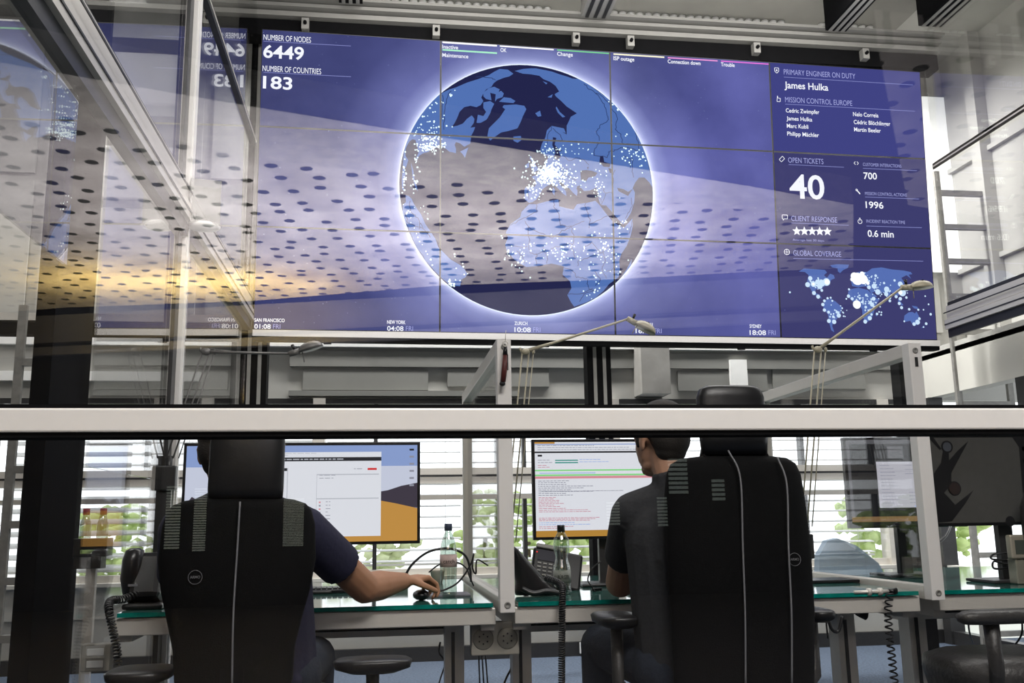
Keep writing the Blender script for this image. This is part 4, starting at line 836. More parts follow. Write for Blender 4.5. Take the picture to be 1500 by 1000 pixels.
# two small bottles in a black holder at far left
p = at(130, 815, Y=4.3); e = empty('bottle_holder', (p.x, p.y, p.z), 'black box shelf beyond the left phone carrying two little bottles', 'holder')
b = MB(); b.bb((-.07, 0, 0), (.07, .1, .075), bev=.004); b.bb((-.06, .0, -.05), (.05, .08, 0)); b.build('box', ALUD, e); MB().bb((-.02, .04, -p.z + .001), (.02, .07, -.05)).build('bracket', ALU, e)
for k, dx in enumerate((-.035, .035)):
    q = empty('small_bottle', (p.x + dx, p.y + .05, p.z + .076), ('left' if k == 0 else 'right') + ' one of two little red capped bottles in the black box', 'bottle', 'red capped bottles by the window')
    MB().lathe([(.0, 0), (.022, 0), (.024, .01), (.024, .06), (.014, .09), (.012, .10)], n=16).build('body', BOTTLE, q); MB().lathe([(.014, .098), (.014, .125)], n=14).build('cap', mat('red cap', (.35, .02, .02), .5), q)
# keyboard, mouse, notebook, papers
p = at(470, 868, Z=.731); e = empty('keyboard', (p.x - .08, p.y + .03, .731), 'black keyboard in front of the left man', 'keyboard')
b = MB(); b.bb((-.22, -.07, 0), (.22, .07, .014), bev=.003); b.build('base', BLACK, e); b = MB()
for i in range(20):
    for j in range(6): b.bb((-.212 + i * .0212, -.06 + j * .0205, .014), (-.212 + i * .0212 + .017, -.06 + j * .0205 + .016, .020))
b.build('keycaps', mat('dark keycaps', (.02, .02, .022), .35), e)
MOUSE_P = at(612, 868, Z=.731)
b = MB(); b.ell((0, 0, .017), (.031, .052, .019)); o = b.build('computer_mouse', BLACK, None, (at(617, 860, Y=3.46).x, 3.46, .731)); tag(o, 'black computer mouse under the left man\'s right hand', 'mouse')
p = at(660, 872, Z=.731); b = MB(); b.bb((-.11, -.06, 0), (.05, .10, .006)); o = b.build('mouse_mat', mat('grey mouse mat', (.16, .16, .18), .8), None, (p.x + .02, p.y, .731)); tag(o, 'grey mat on the left desk under the pink label bottle', 'mat')
p = at(950, 868, Z=.731); e = empty('keyboard', (p.x + .06, 3.50, .731), 'thin pale keyboard in front of the right man', 'keyboard'); MB().bb((-.15, -.06, 0), (.15, .06, .008), bev=.002).build('base', ALU, e)
b = MB()
for i in range(14):
    for j in range(5): b.bb((-.142 + i * .0205, -.052 + j * .0205, .008), (-.142 + i * .0205 + .017, -.052 + j * .0205 + .016, .011))
b.build('keycaps', WHITE, e)
p = at(878, 865, Z=.731); tag(MB().bb((-.02, -.006, 0), (.02, .006, .012), bev=.002).build('usb_stick', BLACK, None, (p.x - .01, p.y, .731)), 'small black stick lying on the middle desk right of the bottle', 'stick')
p = at(1250, 830, Y=4.2); b = MB(); b.prism([(-.17, 0, 0), (-.155, .01, .09), (-.10, .03, .155), (-.05, .03, .165), (.04, .03, .13), (.13, .01, .05), (.15, 0, .0)], (0, .05, .0)); tag(b.build('folded_jacket', mat('pale blue cloth', (.30, .42, .55), .8, 0, .2, 12, .3), None, (p.x, p.y, .731)), 'pale blue folded cloth lying behind the right divider glass', 'cloth')
p = at(1215, 853, Z=.731); tag(MB().bb((-.14, -.09, 0), (.14, .09, .012), bev=.003).build('notebook', BLACK, None, (p.x + .02, p.y + .05, .731)), 'flat black notebook on the desk right of the right chair', 'notebook')
p = at(575, 862, Z=.731); e = empty('desk_box', (p.x + .02, p.y + .25, .731), 'pale grey little box behind the left man\'s wrist', 'box'); MB().bb((-.05, -.03, 0), (.05, .03, .045), bev=.004).build('body', mat('olive grey card', (.20, .20, .15), .7), e); MB().bb((-.051, -.031, .0452), (.051, .031, .051), bev=.002).build('lid', mat('olive grey lid', (.25, .25, .20), .7), e)
p = at(643, 856, Z=.731); b = MB(); b.lathe([(.0, 0), (.024, 0), (.032, .05), (.034, .052), (.034, .057), (.026, .06)], n=20); tag(b.build('paper_cup', mat('card cup', (.55, .50, .42), .7), None, (p.x - .0, p.y + .12, .731)), 'small pale cup behind the pink label bottle', 'cup')
# silver weather clock with cable at far right
p = at(1492, 838, Y=3.42); e = empty('small_device', (p.x + .03, p.y, .731), 'small silver display device on a stand at far right of the right desk', 'device')
b = MB(); zt = at(1490, 783, Y=3.42).z - .731; b.bb((-.05, 0, zt - .09), (.10, .03, zt), bev=.006); b.build('housing', mat('champagne metal', (.36, .33, .27), .4, .4), e); MB().bb((-.032, -.002, zt - .072), (.02, .0, zt - .02)).build('display', mat('lcd', (.06, .07, .06), .3), e)
MB().bb((-.03, .01, 0), (.08, .06, zt - .09), bev=.004).build('stand', mat('champagne metal two', (.28, .27, .22), .4, .4), e)
def cable(pts, label, r_=.0035, m=None, name='cable', sp=8): return tag(MB().tube(spline(pts, sp), r_, 6).build(name, m or CABLE), label, 'cable')
cable([at(1500, 812, Y=3.5), at(1470, 810, Y=3.5), at(1455, 812, Y=3.48), at(1452, 818, Y=3.48), at(1468, 820, Y=3.48), at(1500, 822, Y=3.5)], 'black cable loop in front of the small silver device', .004)
cable([at(1500, 828, Y=3.5), at(1472, 826, Y=3.5), at(1456, 822, Y=3.5), at(1456, 832, Y=3.5), at(1475, 832, Y=3.5), at(1510, 828, Y=3.5)], 'lower black cable loop in front of the small silver device', .004)
cable([at(1392, 770, Y=3.6), at(1385, 785, Y=3.55), at(1370, 800, Y=3.5), at(1366, 812, Y=3.5)], 'black cable hanging from the corner of the dark screen', .006)
cable([at(592, 845, Y=3.9), at(605, 825, Y=3.9), at(628, 808, Y=3.9), at(657, 803, Y=3.9), at(680, 812, Y=3.9), at(688, 830, Y=3.9), at(690, 852, Y=3.9)], 'thick black cable arching behind the pink label bottle', .005)
cable([at(628, 838, Y=3.7), at(645, 826, Y=3.7), at(668, 823, Y=3.7), at(683, 832, Y=3.7), at(688, 845, Y=3.7), at(694, 858, Y=3.7)], 'thin black cable arching over the left desk', .003)
cable([at(636, 865, Y=3.5), at(650, 864, Y=3.5), at(668, 855, Y=3.5), at(680, 842, Y=3.5), at(690, 825, Y=3.5), at(694, 812, Y=3.5)], 'black cable rising from the hand to the middle divider', .0035)
cable([at(694, 810, Y=3.55), at(692, 830, Y=3.55), at(697, 840, Y=3.55), at(699, 820, Y=3.55), at(715, 828, Y=3.55)], 'tangled black cable knot beside the middle divider', .003)
cable([at(880, 822, Y=3.6), at(868, 832, Y=3.6), at(861, 848, Y=3.6), at(866, 858, Y=3.6), at(872, 867, Y=3.6)], 'thin black cable curling beside the elbow of the right man', .003)
cable([at(645, 940, Y=3.8), at(643, 955, Y=3.8), at(650, 965, Y=3.8), at(655, 972, Y=3.8), at(660, 985, Y=3.8), at(668, 990, Y=3.8)], 'twisted black cable under the left desk', .004)
cable([at(663, 938, Y=3.8), at(657, 960, Y=3.8), at(648, 985, Y=3.8), at(640, 1010, Y=3.8)], 'thin black cable under the left desk near the sockets', .003)
cable([at(752, 958, Y=3.7), at(750, 975, Y=3.7), at(742, 992, Y=3.7), at(735, 1010, Y=3.7)], 'black power cable leaving the round sockets', .004)
cable([at(1408, 862, Y=3.5), at(1416, 880, Y=3.6), at(1418, 900, Y=3.7), at(1420, 925, Y=3.8), at(1427, 945, Y=4.0), at(1436, 960, Y=4.1)], 'black cable hanging under the right desk beside the far right chair', .004)
cable([at(1494, 870, Y=3.5), at(1497, 885, Y=3.5), at(1497, 905, Y=3.5), at(1496, 930, Y=3.5), at(1480, 950, Y=3.6), at(1462, 958, Y=3.8)], 'black cable with plug at the right edge under the desk', .004)
cable([at(938, 820, Y=3.3), at(937, 850, Y=3.22), at(937, 900, Y=3.2)], 'thin black wire running down from the right man to the armrest', .002)
cable([at(1210, 900, Y=3.02), at(1211, 918, Y=3.02), at(1213, 935, Y=3.02)], 'thin wire with plug under the right armrest of the right chair', .003)
cable([at(1212, 900, Y=3.05), at(1218, 920, Y=3.05), at(1228, 924, Y=3.05), at(1234, 902, Y=3.05)], 'small black cable hoop under the right armrest', .006)
for k in range(3):
    tag(MB().tube([at(700 + 4 * k, 920, Y=3.75), at(703 + 6 * k, 1010, Y=3.75)], .003, 6).build('cable', CABLE), ['leftmost', 'middle', 'rightmost'][k] + ' of three thin cables hanging beside the leg under the round sockets', 'cable')
# sockets
def socket(px0, px1, py0, py1, Y, label, round_=True):
    a, c = at(px0, py0, Y=Y), at(px1, py1, Y=Y); w, h = c.x - a.x, a.z - c.z; e = empty('socket_box', ((a.x + c.x) / 2, Y, (a.z + c.z) / 2), label, 'socket', None)
    MB().bb((-w / 2, 0, -h / 2), (w / 2, .05, h / 2), bev=.004).build('housing', mat('beige grey plastic', (.27, .255, .22), .5, 0, .1), e)
    if round_:
        n_ = 2
        for s in (-1, 1):
            b = MB(); b.lathe([(.0, 0), (.024 * w / .12, 0), (.026 * w / .12, .004)], (s * w / 4, -.0045, 0), (0, 1, 0), 24); b.build('socket_face', mat('socket face', (.20, .19, .16), .5), e)
            b = MB()
            for k in range(6): b.lathe([(.0, 0), (.003, .0)][0:0] or [(.003, 0), (.003, .002)], (s * w / 4 + .016 * cos(k * pi / 3 + .5), -.0066, .016 * sin(k * pi / 3 + .5)), (0, 1, 0), 8)
            b.build('socket_holes', BLACK, e)
    else:
        for s in (-1, 1): MB().bb((-w * .28, -.004, s * h * .22 - h * .13), (w * .28, 0, s * h * .22 + h * .13), bev=.002).build('socket_face', WHITE, e)
    return e
socket(690, 761, 912, 958, 3.36, 'double round power socket box under the middle divider')
socket(119, 160, 944, 983, 3.36, 'small square power socket box under the left desk', False)
for px_, l_ in ((855, 'left'), (1348, 'right')):
    p = at(px_, 968, Y=7.24); e = empty('floor_clip', (p.x, 7.24, .0), 'little white wall clip at the foot of the rear wall, %s of two' % l_, 'clip', 'white clips on the base of the facade'); MB().bb((-.03, -.01, .02), (.03, 0, .10), bev=.003).build('plate', WHITE, e); MB().lathe([(.010, 0), (.012, .004)], (0, -.014, .06), (0, 1, 0), 10).build('screw', STEEL, e)
p = at(1285, 866, Y=3.27)
b = MB(); b.tube([(-.09, 0, 0), (.04, 0, 0)], .006, 10); b.tube([(-.04, 0, 0), (-.028, 0, 0)], .013, 12); b.tube([(.0, 0, 0), (.014, 0, 0)], .013, 12); b.tube([(.04, 0, 0), (.07, 0, .001)], [.009, .011], 12, 1)
tag(b.build('clamp_rod', [ALU, BLACK], None, (p.x, 3.265, p.z)), 'metal clamp rod with black knob on the desk front right of the right chair', 'clamp')

# ------------------------------------------------------------------ articulated lamps
def lamp(base, elbow, tip, Y, label, m, head, hd):
    """base, elbow, tip: photograph positions; all in the plane Y"""
    B_, E_, T_ = at(*base, Y=Y), at(*elbow, Y=Y), at(*tip, Y=Y - .05); e = empty('desk_lamp', B_, label, 'lamp', 'swing arm lamps clamped behind the desks')
    r_ = lambda p_: Vector(p_) - B_
    b = MB(); b.bb((-.03, -.02, -.05), (.03, .03, .05), bev=.006); b.cyl((0, 0, .0), (0, 0, .09), .012, n=14)
    if B_.z > .80: b.bb((-.012, .0, .735 - B_.z), (.012, .02, -.05))
    b.build('clamp', ALUD, e)
    b = MB(); off = Vector((.022, 0, 0)); el = r_(E_); up = Vector((0, 0, .08))
    b.tube([up - off * .6, el - off * .7], .0035, 7); b.tube([up + off * .6, el + off * .7], .0035, 7); b.tube([up + off * 1.6, el + off * 1.6], .0025, 7); b.build('lower_arm', m, e)
    b = MB(); b.ell(el, (.022, .014, .016)); b.ell(el + off * 1.6, (.008, .01, .012)); b.tube([el - off, el + Vector((-.025, 0, .018))], .005, 6); b.build('elbow', m, e)
    tp = r_(T_); b = MB(); b.tube([el, el.lerp(tp, .25), tp], [.008, .006, .005], 8); b.tube([el + Vector((.01, 0, .012)), el.lerp(tp, .3) + Vector((0, 0, .003))], .003, 6); b.build('upper_arm', m, e)
    # head: dome shade with collar and knob, axis direction hd (where the opening plane runs), size head
    d = Vector(hd).normalized(); nrm = Vector((0, 1, 0)).cross(d).normalized()
    if nrm.z > 0: nrm = -nrm
    c = tp + d * (.035 + head); b = MB(); b.tube([tp - d * .005, tp + d * .04], [.012, .014], 12); b.build('swivel', m, e)
    b = MB(); y = Vector((0, 1, 0)); rg = []
    for k in range(7):
        a = pi / 2 * k / 6; rg.append(b.ring(c - nrm * (.55 * head * sin(a)), d, y, 24, max(head * cos(a), .001), max(head * .8 * cos(a), .001)))
    rg.insert(0, b.ring(c + nrm * .006, d, y, 24, head * 1.05, head * .85)); b.loft(rg)
    sh = b.build('lamp_shade', m, e)
    b = MB()
    for k in range(-3, 4): b.beam(c - nrm * (.50 * head) * (1 - abs(k) / 6) + d * k * head * .2 - y * head * .45, c - nrm * (.50 * head) * (1 - abs(k) / 6) + d * k * head * .2 + y * head * .3, .004, .004)
    b.build('vent_slots', BLACK, sh)
    b = MB(); b.tube([tp + d * .02 - nrm * .010, tp + d * .018 - nrm * .035], [.005, .007], 8); b.build('knob', BLACK, e)
    b = MB(); b.tube([c - d * head * .7, c - d * head * .4 + nrm * .05 - d * 0.02], .002, 6); b.build('pull_rod', m, e)
    return e
lamp((247, 700), (302, 515), (425, 518), 4.05, 'grey swing arm lamp at left, head below the NEW YORK side of the wall', LAMPG, .052, (1, 0, .30))
lamp((744, 820), (770, 515), (920, 467), 4.10, 'beige swing arm lamp rising beside the middle divider, head over the 16:08 clock', LAMPM, .052, (1, 0, -.55))
lamp((1180, 800), (1198, 512), (1322, 421), 3.82, 'beige swing arm lamp at right reaching across the world map', LAMPM, .052, (1, 0, .05))

# ------------------------------------------------------------------ ladder at right, shelf ladder at left
def ladder(x0, x1, y, z0, z1, step, label, lean=0.):
    e = empty('ladder', ((x0 + x1) / 2, y, 0), label, 'ladder'); w = (x1 - x0) / 2
    for s in (-1, 1):
        b = MB(); b.beam((s * w, -z0 * lean, z0), (s * w, z1 * lean - 0, z1), .045, .03, up=(0, 1, 0)); b.build('rail', mat('worn galvanised metal', (.22, .215, .20), .6, .3, .4, 25), e)
    z = z0 + .12; MR = e.children[0].data.materials[0]
    while z < z1 - .05: MB().bb((-w + .02, z * lean - .02, z - .02), (w - .02, z * lean + .02, z + .02)).build('rung', MR, e); z += step
    return e
a, c = at(1388, 420, Y=6.75), at(1462, 420, Y=6.75)
ladder(a.x, c.x, 6.75, .0, at(1388, 252, Y=6.75).z, .285, 'worn grey metal ladder standing right of the display wall')
a, c = at(8, 780, Y=5.6), at(52, 780, Y=5.6)
ladder(a.x, c.x, 5.6, .0, 2.25, .30, 'dark metal ladder beyond the glass wall at the left edge')

# ------------------------------------------------------------------ chairs
def sup(n_, hw, hd, e_=3.):
    out = []
    for i in range(n_):
        a = 2 * pi * i / n_; ca, sa = cos(a), sin(a)
        out.append((hw * math.copysign(abs(ca) ** (2 / e_), ca), hd * math.copysign(abs(sa) ** (2 / e_), sa)))
    return out
def slab(b, prof, n_=28, curve=.0):
    """prof: (z, half width, half depth, y centre); wraps forward with curve"""
    rg = []
    for z, hw, hd, yc in prof: rg.append([b.b.verts.new((x, y + yc + curve * (x / .22) ** 2, z)) for x, y in sup(n_, max(hw, .002), max(hd, .002))])
    return b.loft(rg)
def chair(x, y, rz, label, back, head=None, pads=(), seat_z=.47, glints=(), logo=None, arm_z=.655):
    e = empty('office_chair', (x, y, 0), label, 'chair', 'black control room chairs', rz)
    b = MB(); slab(b, back, 36, .035); bk = b.build('backrest', MESHF, e)
    for pts in glints: MB().tube(spline(pts, 8), .0028, 6).build('highlight_line', GLINTBADGE, bk)  # grey tubes stand in for glossy highlights on the chair shell
    if logo:
        b = MB(); lx, lz, ly = logo; b.tube([(lx + .018 * cos(a_), ly, lz + .018 * sin(a_)) for a_ in [i * 2 * pi / 28 for i in range(29)]], .0008, 4)
        for t in fit_text('ARMO', -.013, -.003, .026, .007, .01): b.b.faces.new([b.b.verts.new((lx + q[0], ly - .0004, lz + q[1])) for q in t])
        b.build('badge', GLINTBADGE, bk)
    if head:
        b = MB(); slab(b, head, 30, .02); b.build('headrest', LEATHER, e)
        z0 = back[-1][0]; b = MB(); w0 = back[-3][1] * .62; w1 = head[0][1] * .9
        b.prism([(-w0, .0, z0 - .06), (w0, .0, z0 - .06), (w1, .02, head[0][0] + .03), (-w1, .02, head[0][0] + .03)], (0, .035, 0)); b.build('headrest_bracket', MESHF, e)
    b = MB(); slab(b, [(seat_z - .05, .20, .20, .28), (seat_z - .04, .245, .245, .28), (seat_z, .255, .255, .28), (seat_z + .04, .25, .25, .28), (seat_z + .055, .21, .21, .28)], 32); b.build('seat', LEATHER, e)
    for s, (px_, py_, L, wd) in zip((-1, 1), pads):
        b = MB(); slab(b, [(arm_z - .03, wd * .6, L * .8, py_), (arm_z - .018, wd * .95, L * .96, py_), (arm_z, wd, L, py_), (arm_z + .006, wd * .9, L * .95, py_), (arm_z + .010, wd * .5, L * .6, py_)], 28)
        for v in b.b.verts: v.co.x += px_
        ar = b.build('armrest', LEATHER, e)
        b = MB(); b.tube([(px_, py_, arm_z - .03), (px_, py_, .50), (px_ * .75, .28, seat_z - .06), (0, .28, seat_z - .07)], [.02, .02, .02, .022], 10); b.build('arm_post', LEATHG, ar)
    b = MB(); b.cyl((0, .28, .10), (0, .28, .30), .03, n=16); b.cyl((0, .28, .28), (0, .28, seat_z - .05), .02, n=16); b.bb((-.03, .0, .36), (.03, .3, .40)); b.bb((-.03, -.01, .36), (.03, .03, back[0][0] + .12)); b.build('column', STEEL, e)
    for k in range(5):
        a_ = 2 * pi * k / 5 + .3; d = Vector((cos(a_), sin(a_), 0)); c = Vector((0, .28, 0)); b = MB(); b.tube([c + Vector((0, 0, .12)), c + d * .15 + Vector((0, 0, .11)), c + d * .31 + Vector((0, 0, .075))], [.028, .022, .016], 10); lg = b.build('leg', ALUD, e)
        b = MB(); s_ = d.cross(Vector((0, 0, 1)))
        b.cyl(c + d * .31 + Vector((0, 0, .03)) - s_ * .025, c + d * .31 + Vector((0, 0, .03)) + s_ * .025, .03, n=16); b.build('caster', BLACK, lg)
    return e
# left chair
YC = 2.72
cL = at(345, 840, Y=YC); hw = (at(462, 820, Y=YC).x - at(228, 820, Y=YC).x) / 2
z = lambda py, Y=YC, px=345: at(px, py, Y=Y).z
prof = [(z(1040), hw * .62, .02, .04), (z(1000), hw * .74, .03, .03), (z(950), hw * .76, .035, .01), (z(900), hw * .86, .035, 0), (z(865), hw * .94, .035, 0), (z(820), hw, .035, .0), (z(770), hw * .98, .034, .01), (z(748), hw * .93, .033, .012), (z(738), hw * .85, .030, .014), (z(732), hw * .7, .022, .016), (z(729), hw * .5, .012, .018)]
hwH = (at(412, 690, Y=YC).x - at(300, 690, Y=YC).x) / 2; hx = (at(412, 690, Y=YC).x + at(306, 690, Y=YC).x) / 2 - cL.x
chL = chair(cL.x, YC, radians(0), 'black high backed chair of the left man, round badge on its back', prof,
            [(z(733), hwH * .98, .02, .02), (z(715), hwH, .03, .02), (z(650), hwH, .032, .03), (z(625), hwH * .97, .03, .03), (z(615), hwH * .8, .02, .03)],
            ((-.27, .16, .10, .09), (.37, .20, .075, .115)), glints=([(.01, -.036, z(735)), (.008, -.04, z(800)), (.004, -.04, z(900)), (.006, -.03, z(1000))],), logo=(-.10, z(843), -.030), arm_z=.605)
for c_ in chL.children:
    if c_.name.startswith('headrest'):
        for v in c_.data.vertices: v.co.x += hx
# right chair
cR = at(1091, 840, Y=YC); hwR = (at(1198, 800, Y=YC).x - at(985, 800, Y=YC).x) / 2
z = lambda py, Y=YC, px=1090: at(px, py, Y=Y).z
prof = [(z(1060), hwR * .8, .02, .04), (z(1010), hwR * .95, .03, .02), (z(900), hwR * .985, .035, 0), (z(800), hwR, .035, .0), (z(730), hwR * .985, .034, .01), (z(695), hwR * .95, .033, .012), (z(678), hwR * .88, .030, .014), (z(670), hwR * .75, .022, .016), (z(667), hwR * .5, .012, .018)]
hwH = (at(1134, 590, Y=YC).x - at(1034, 590, Y=YC).x) / 2
bx = lambda px, py: at(px, py, Y=YC - .04).x - cR.x
chR = chair(cR.x, YC, 0., 'tall black chair with padded headrest rising above the rail, behind the right man', prof,
            [(z(665), hwH * .95, .02, .02), (z(640), hwH * .98, .03, .02), (z(610), hwH * 1.0, .032, .03), (z(580), hwH * .985, .032, .03), (z(568), hwH * .9, .028, .03), (z(563), hwH * .7, .018, .03)],
            ((-.315, .30, .12, .072), (.33, .30, .12, .05)), glints=([(bx(1070, 655), -.02, z(660)), (bx(1084, 690), -.038, z(700)), (bx(1087, 790), -.042, z(800)), (bx(1091, 900), -.042, z(900)), (bx(1094, 1000), -.03, z(1000))], [(bx(1142, 660), -.02, z(670)), (bx(1152, 700), -.038, z(710)), (bx(1155, 800), -.040, z(800)), (bx(1159, 900), -.042, z(900)), (bx(1162, 1000), -.03, z(1000))]), logo=(bx(1166, 820), z(820), -.032), arm_z=.70)
# far right chair, turned to the left; its armrest faces us
p = at(1445, 905, Y=3.0); zz = at(1440, 902, Y=3.0).z
e = empty('office_chair', (p.x + .05, 3.0, 0), 'dark grey padded chair at far right turned sideways, armrest toward the viewer', 'chair', 'black control room chairs')
b = MB(); slab(b, [(zz - .025, .13, .03, 0), (zz - .015, .148, .042, 0), (zz + .005, .152, .046, 0), (zz + .016, .13, .035, 0), (zz + .02, .09, .02, 0)], 30); ar = b.build('armrest', LEATHG, e)
b = MB(); b.tube([(-.03, .01, zz - .02), (-.025, .01, .50), (-.01, .05, .40)], [.026, .024, .026], 12); b.build('arm_post', LEATHG, ar)
zs = at(1440, 962, Y=3.1).z; b = MB(); slab(b, [(zs - .14, .20, .17, .22), (zs - .12, .235, .21, .22), (zs - .06, .245, .23, .22), (zs - .02, .24, .22, .22), (zs, .19, .17, .22)], 30)
for v in b.b.verts: v.co.x += .14
b.build('seat', LEATHG, e)
b = MB(); slab(b, [(zs, .03, .20, .22), (zs + .2, .04, .23, .22), (zs + .5, .035, .22, .22), (zs + .62, .02, .15, .22)], 24)
for v in b.b.verts: v.co.x += .44
b.build('backrest', LEATHG, e)
b = MB(); b.cyl((.14, .22, .05), (.14, .22, zs - .12), .03, n=14); b.build('column', STEEL, e)
for k in range(5):
    a_ = 2 * pi * k / 5; d = Vector((cos(a_), sin(a_), 0)); c = Vector((.14, .22, 0)); lg = MB().tube([c + Vector((0, 0, .10)), c + d * .28 + Vector((0, 0, .07))], [.026, .016], 10).build('leg', ALUD, e)
    b = MB(); s_ = d.cross(Vector((0, 0, 1))); b.cyl(c + d * .28 + Vector((0, 0, .03)) - s_ * .02, c + d * .28 + Vector((0, 0, .03)) + s_ * .02, .03, n=14); b.build('caster', BLACK, lg)

# ------------------------------------------------------------------ greenery outside the windows
rg = random.Random(3)
LEAFM = [mat('washed out leaves', (.50, .62, .26), .8, 0, .3, 12), mat('pale leaves', (.62, .68, .42), .8, 0, .3, 12)]  # leaf colours lightened to put in the washed-out outdoor haze
for k, (x, y, z_, r_, l_) in enumerate(((-2.9, 11.5, .7, .8, 'green bush outside beyond the left windows'), (-.5, 12.4, .8, .85, 'yellow green bush outside behind the pink label bottle'), (1.8, 11.8, .8, .8, 'green bush outside behind the middle phone'),
                                 (4.1, 11.5, .8, .85, 'green bush outside behind the monitor with the document'), (6.4, 11.0, .9, .85, 'pale green bush outside right of the right divider'))):
    e = empty('garden_bush', (x, y, 0), l_, 'bush', 'bushes outside the windows'); b = MB()
    for i in range(240):
        a_, t_, q = rg.uniform(0, 2 * pi), rg.uniform(-1, 1), rg.uniform(.5, 1) ** .5 * r_; s_ = sqrt(1 - t_ * t_)
        b.ell((q * s_ * cos(a_) * 1.15, q * s_ * sin(a_) * .6, z_ + q * t_ * .7), (rg.uniform(.05, .11), rg.uniform(.05, .1), rg.uniform(.04, .08)), sub=1)
    b.build('foliage', LEAFM[k % 2], e); MB().cyl((0, 0, -.3), (0, 0, z_), .04, .03, n=8).build('trunk', mat('bark', (.10, .07, .05), .9), e)
struct('ground_outside', MB().bb((-12, 7.5, -.4), (16, 30, -.3)), mat('pale paving', (.6, .6, .56), .9, 0, .1, 2))

# ------------------------------------------------------------------ people
SKIN = mat('skin', (.34, .17, .095), .55, 0, .12, 30); SKINR = mat('lighter skin', (.36, .20, .13), .55, 0, .12, 30)  # the right man's skin tone is a little lighter
HAIR = mat('dark brown hair', (.012, .009, .007), .75, 0, .4, 220, .25)
NAVY = mat('navy polo shirt', (.012, .012, .035), .9, 0, .25, 70, .2); GREY = mat('charcoal shirt', (.020, .021, .024), .9, 0, .3, 70, .2)
JEAN = mat('dark jeans', (.012, .018, .032), .9, 0, .3, 90, .2); STRIPE = mat('grey sleeve band', (.20, .19, .21), .8)
def head_into(b, c, fwd, R=.095):
    """skull, jaw, nose, lips, ears; fwd is where the face points"""
    f_ = Vector(fwd).normalized(); s_ = f_.cross(Vector((0, 0, 1))).normalized(); u_ = s_.cross(f_); M_ = Matrix((s_, f_, u_)).transposed()
    def E_(x, y, z_, r_, rr=None): b.ell(c + M_ @ Vector((x, y, z_)), r_, M_ if rr is None else M_ @ rr, 2)
    E_(0, -.012, .035, (.076, .098, .085)); E_(0, .03, -.02, (.062, .065, .085)); E_(0, .055, -.085, (.036, .032, .025)); E_(0, .03, -.075, (.052, .045, .03))
    E_(0, .098, -.02, (.012, .018, .022)); E_(0, .088, .0, (.009, .016, .03)); E_(0, .088, -.058, (.022, .010, .006)); E_(0, .086, -.068, (.02, .010, .006))
    for s in (-1, 1):
        E_(s * .030, .074, .012, (.013, .012, .010)); E_(s * .030, .083, .028, (.02, .010, .006)); E_(s * .075, -.002, -.008, (.008, .019, .033), Matrix.Rotation(s * radians(18), 3, 'Z')); E_(s * .078, -.012, .006, (.007, .012, .020), Matrix.Rotation(s * radians(25), 3, 'Z'))
    return M_
def hair_on(name, c, M_, parent):
    b = MB()
    def E_(x, y, z_, r_): b.ell(c + M_ @ Vector((x, y, z_)), r_, M_, 3)
    E_(0, -.020, .047, (.081, .098, .084)); E_(0, -.055, .0, (.070, .055, .07)); E_(0, -.05, -.04, (.056, .042, .045))
    for s in (-1, 1): E_(s * .068, .012, .030, (.012, .03, .035)); E_(s * .072, .022, .0, (.006, .010, .026))
    o = b.build(name, HAIR, parent); remesh(o, .005, 2); return o
def hand_into(b, wrist, dirv, palm_n, curl=.6, spread=.25, L=.085, thumb=1):
    """palm with four bent fingers of different length and a thumb leaving the side of the palm; palm_n points out of the palm"""
    d = Vector(dirv).normalized(); n_ = Vector(palm_n); n_ = (n_ - d * n_.dot(d)).normalized(); s_ = d.cross(n_)
    for k in range(4):
        x = (k - 1.5) * .019; b.cap(wrist + s_ * x * .55, wrist + d * L + s_ * x, .015, .0115)
        p_ = wrist + d * L + s_ * x; ang = .25 + .1 * k * 0; ln = (.042, .047, .044, .034)[k]; rr = .0095
        for j in range(3):
            ang += curl * (.55 + .35 * j); q_ = p_ + (d * cos(ang) + n_ * sin(ang) + s_ * (k - 1.5) * spread * .25).normalized() * ln; b.cap(p_, q_, rr, rr * .88); p_ = q_; rr *= .88; ln *= .68
    t0 = wrist + d * .022 - s_ * .022 * thumb; t1 = t0 + (d * .6 - s_ * .55 * thumb + n_ * .45).normalized() * .042; t2 = t1 + (d * .85 - s_ * .1 * thumb + n_ * .45).normalized() * .032; t3 = t2 + (d + n_ * .5).normalized() * .024
    b.cap(t0, t1, .0145, .0115); b.cap(t1, t2, .0115, .0105); b.cap(t2, t3, .0105, .009)
